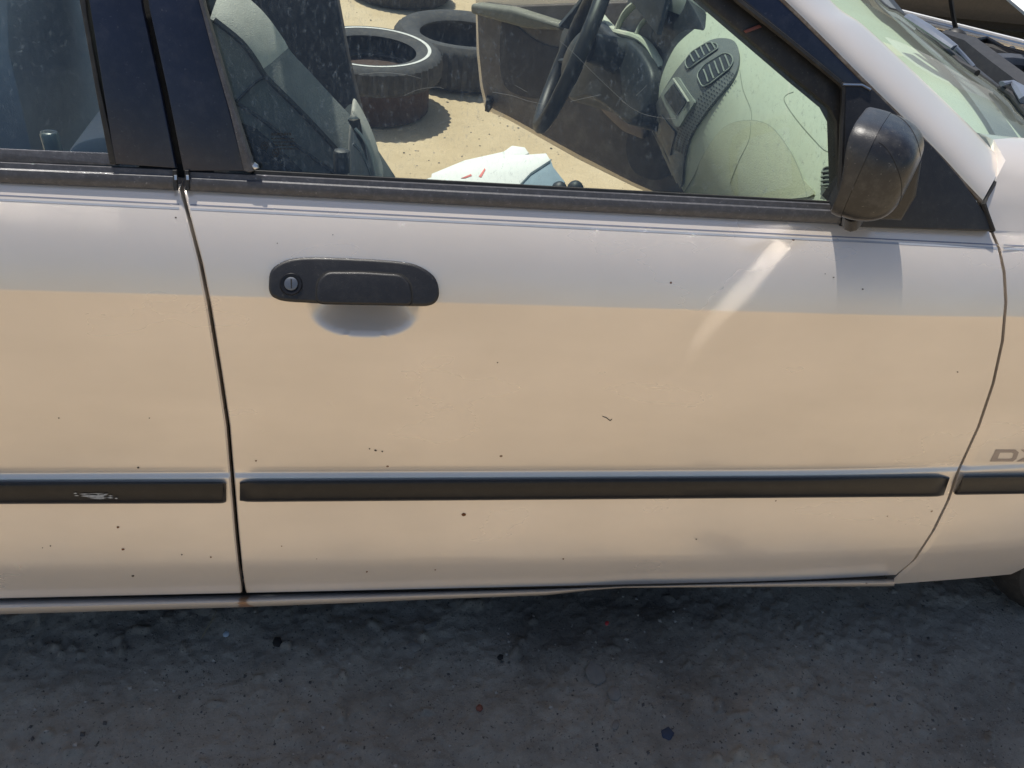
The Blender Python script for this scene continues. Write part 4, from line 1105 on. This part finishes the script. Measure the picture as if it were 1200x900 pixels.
def ghn(x, y):
    if -1 < x < 1.9 and -.55 < y < .5: return float(Z[int((y+.55)/1.05*(nyy-1)), int((x+1)/2.9*(nxx-1))])
    return gh(x, y-1)-.006
# ---- loose stones and grit
def stone(cx, cy, r, zz=None):
    V, Fc = [], []
    bm = bmesh.new(); bmesh.ops.create_icosphere(bm, subdivisions=1, radius=1)
    sc = np.array([r*random.uniform(.8, 1.4), r*random.uniform(.7, 1.1), r*random.uniform(.4, .7)])
    a = random.uniform(0, 6.28); ca, sa = math.cos(a), math.sin(a)
    for v in bm.verts:
        p = np.array(v.co)*random.uniform(.82, 1.15)*sc; V.append((cx+ca*p[0]-sa*p[1], cy+sa*p[0]+ca*p[1], ghn(cx, cy)+p[2]+r*.1))
    Fc = [tuple(v.index for v in f.verts) for f in bm.faces]; bm.free()
    return V, Fc
GRIT = simple('mixed_grit', (.27, .245, .21), .9, var=.6, scale=90)
PV = [(1, 0, 0), (-1, 0, 0), (0, 1, 0), (0, -1, 0), (0, 0, 1), (0, 0, -.4)]; PF = [(0, 2, 4), (2, 1, 4), (1, 3, 4), (3, 0, 4), (2, 0, 5), (1, 2, 5), (3, 1, 5), (0, 3, 5)]
V = []; Fc = []
for k in range(11000):
    if k < 8000: x = random.uniform(-.9, 1.6); y = random.uniform(-.45, .35); r = .0007+.0042*random.random()**9
    else: x = random.uniform(-.6, 3.2); y = random.uniform(1.7, 4.6); r = .0015+.006*random.random()**4
    z = ghn(x, y)+r*.15; o = len(V); a = random.random()*6.28; ca, sa = math.cos(a), math.sin(a)
    for p in PV:
        q = (p[0]*r*random.uniform(.7, 1.3), p[1]*r*random.uniform(.6, 1.1), p[2]*r*random.uniform(.25, .7)); V.append((x+ca*q[0]-sa*q[1], y+sa*q[0]+ca*q[1], z+q[2]))
    Fc += [tuple(i+o for i in f) for f in PF]
nf = len(Fc); 
gs = mk('gravel', V, Fc, GRIT, None, False, kind='stuff'); tag(gs, 'loose grit and small chips scattered on the ground', 'gravel')
gs.data.materials.append(simple('dark_grit', (.07, .064, .058), .9, var=.5, scale=90))
gs.data.polygons.foreach_set('material_index', [1 if (k//8) % 3 == 0 else 0 for k in range(len(gs.data.polygons))])
STONE = simple('grey_dirt_clod', (.17, .155, .135), .95, var=.3, scale=60, bd=.002, bs=.6)
DKST = simple('black_chip', (.015, .013, .012), .8)
def small(name, px, r, mat, label, cat, group=None):
    P = at_z(px[0], px[1], 0.); V, Fc = stone(P[0], P[1], r); return tag(mk(name, V, Fc, mat, None, True), label, cat, group)
small('stone', (699, 789), .020, STONE, 'flat grey stone left of the pair lying in the shade under the sill', 'stone')
small('stone', (720, 814), .018, STONE, 'flat grey stone nearer the camera of the pair below the sill', 'stone')
small('stone', (505, 732), .012, STONE, 'small grey clod just below the sill, left of the middle', 'stone')
small('stone', (485, 758), .012, STONE, 'crumbly grey clod lower left of the small clod near the middle', 'stone')
small('stone', (1018, 713), .010, STONE, 'round grey stone under the front end of the sill', 'stone')
small('stone', (1053, 820), .008, STONE, 'small pale stone on open ground at lower right', 'stone')
small('stone', (721, 850), .008, STONE, 'small grey stone straight below the stone pair', 'stone')
small('black_scrap', (325, 754), .012, DKST, 'black scrap lying on the shaded ground at lower left', 'scrap')
small('black_scrap', (587, 767), .007, DKST, 'small black scrap below the middle of the sill', 'scrap')
small('leaf', (562, 829), .008, simple('brown_leaf', (.16, .05, .03), .8), 'reddish brown leaf fragment on the dirt below the middle', 'leaf')
small('blue_fragment', (782, 860), .012, simple('blue_scrap', (.015, .025, .05), .6), 'dark blue scrap near the bottom edge right of the middle', 'scrap')
small('red_fragment', (711, 731), .005, simple('red_scrap', (.40, .03, .03), .6), 'tiny red scrap deep in the shade under the sill', 'scrap')
small('glass_chip', (265, 743), .006, simple('pale_chip', (.40, .46, .50), .3), 'pale bluish chip beside the dry twig under the sill', 'chip')
P0 = at_z(236, 748, .004); P1 = at_z(254, 715, .012)
V, Fc = tube([P0, P0*.5+P1*.5+np.array([.003, 0, .004]), P1], [.0012, .0010, .0006], 5); tag(mk('twig', V, Fc, simple('dry_twig', (.20, .17, .11), .9)), 'thin dry twig on the ground below the door gap', 'twig')
P0 = at_z(448, 135, .0)
tw = [tube([P0, P0+np.array([.03, .09, .02])], .006, 5), tube([P0+np.array([.02, .06, 0.01]), P0+np.array([-.05, -.05, .01])], .004, 5)]
V, Fc = join(tw); tag(mk('twig', V, Fc, simple('dry_stick', (.45, .36, .2), .9)), 'pale dry stick on the sand in front of the white ringed tyre', 'twig')
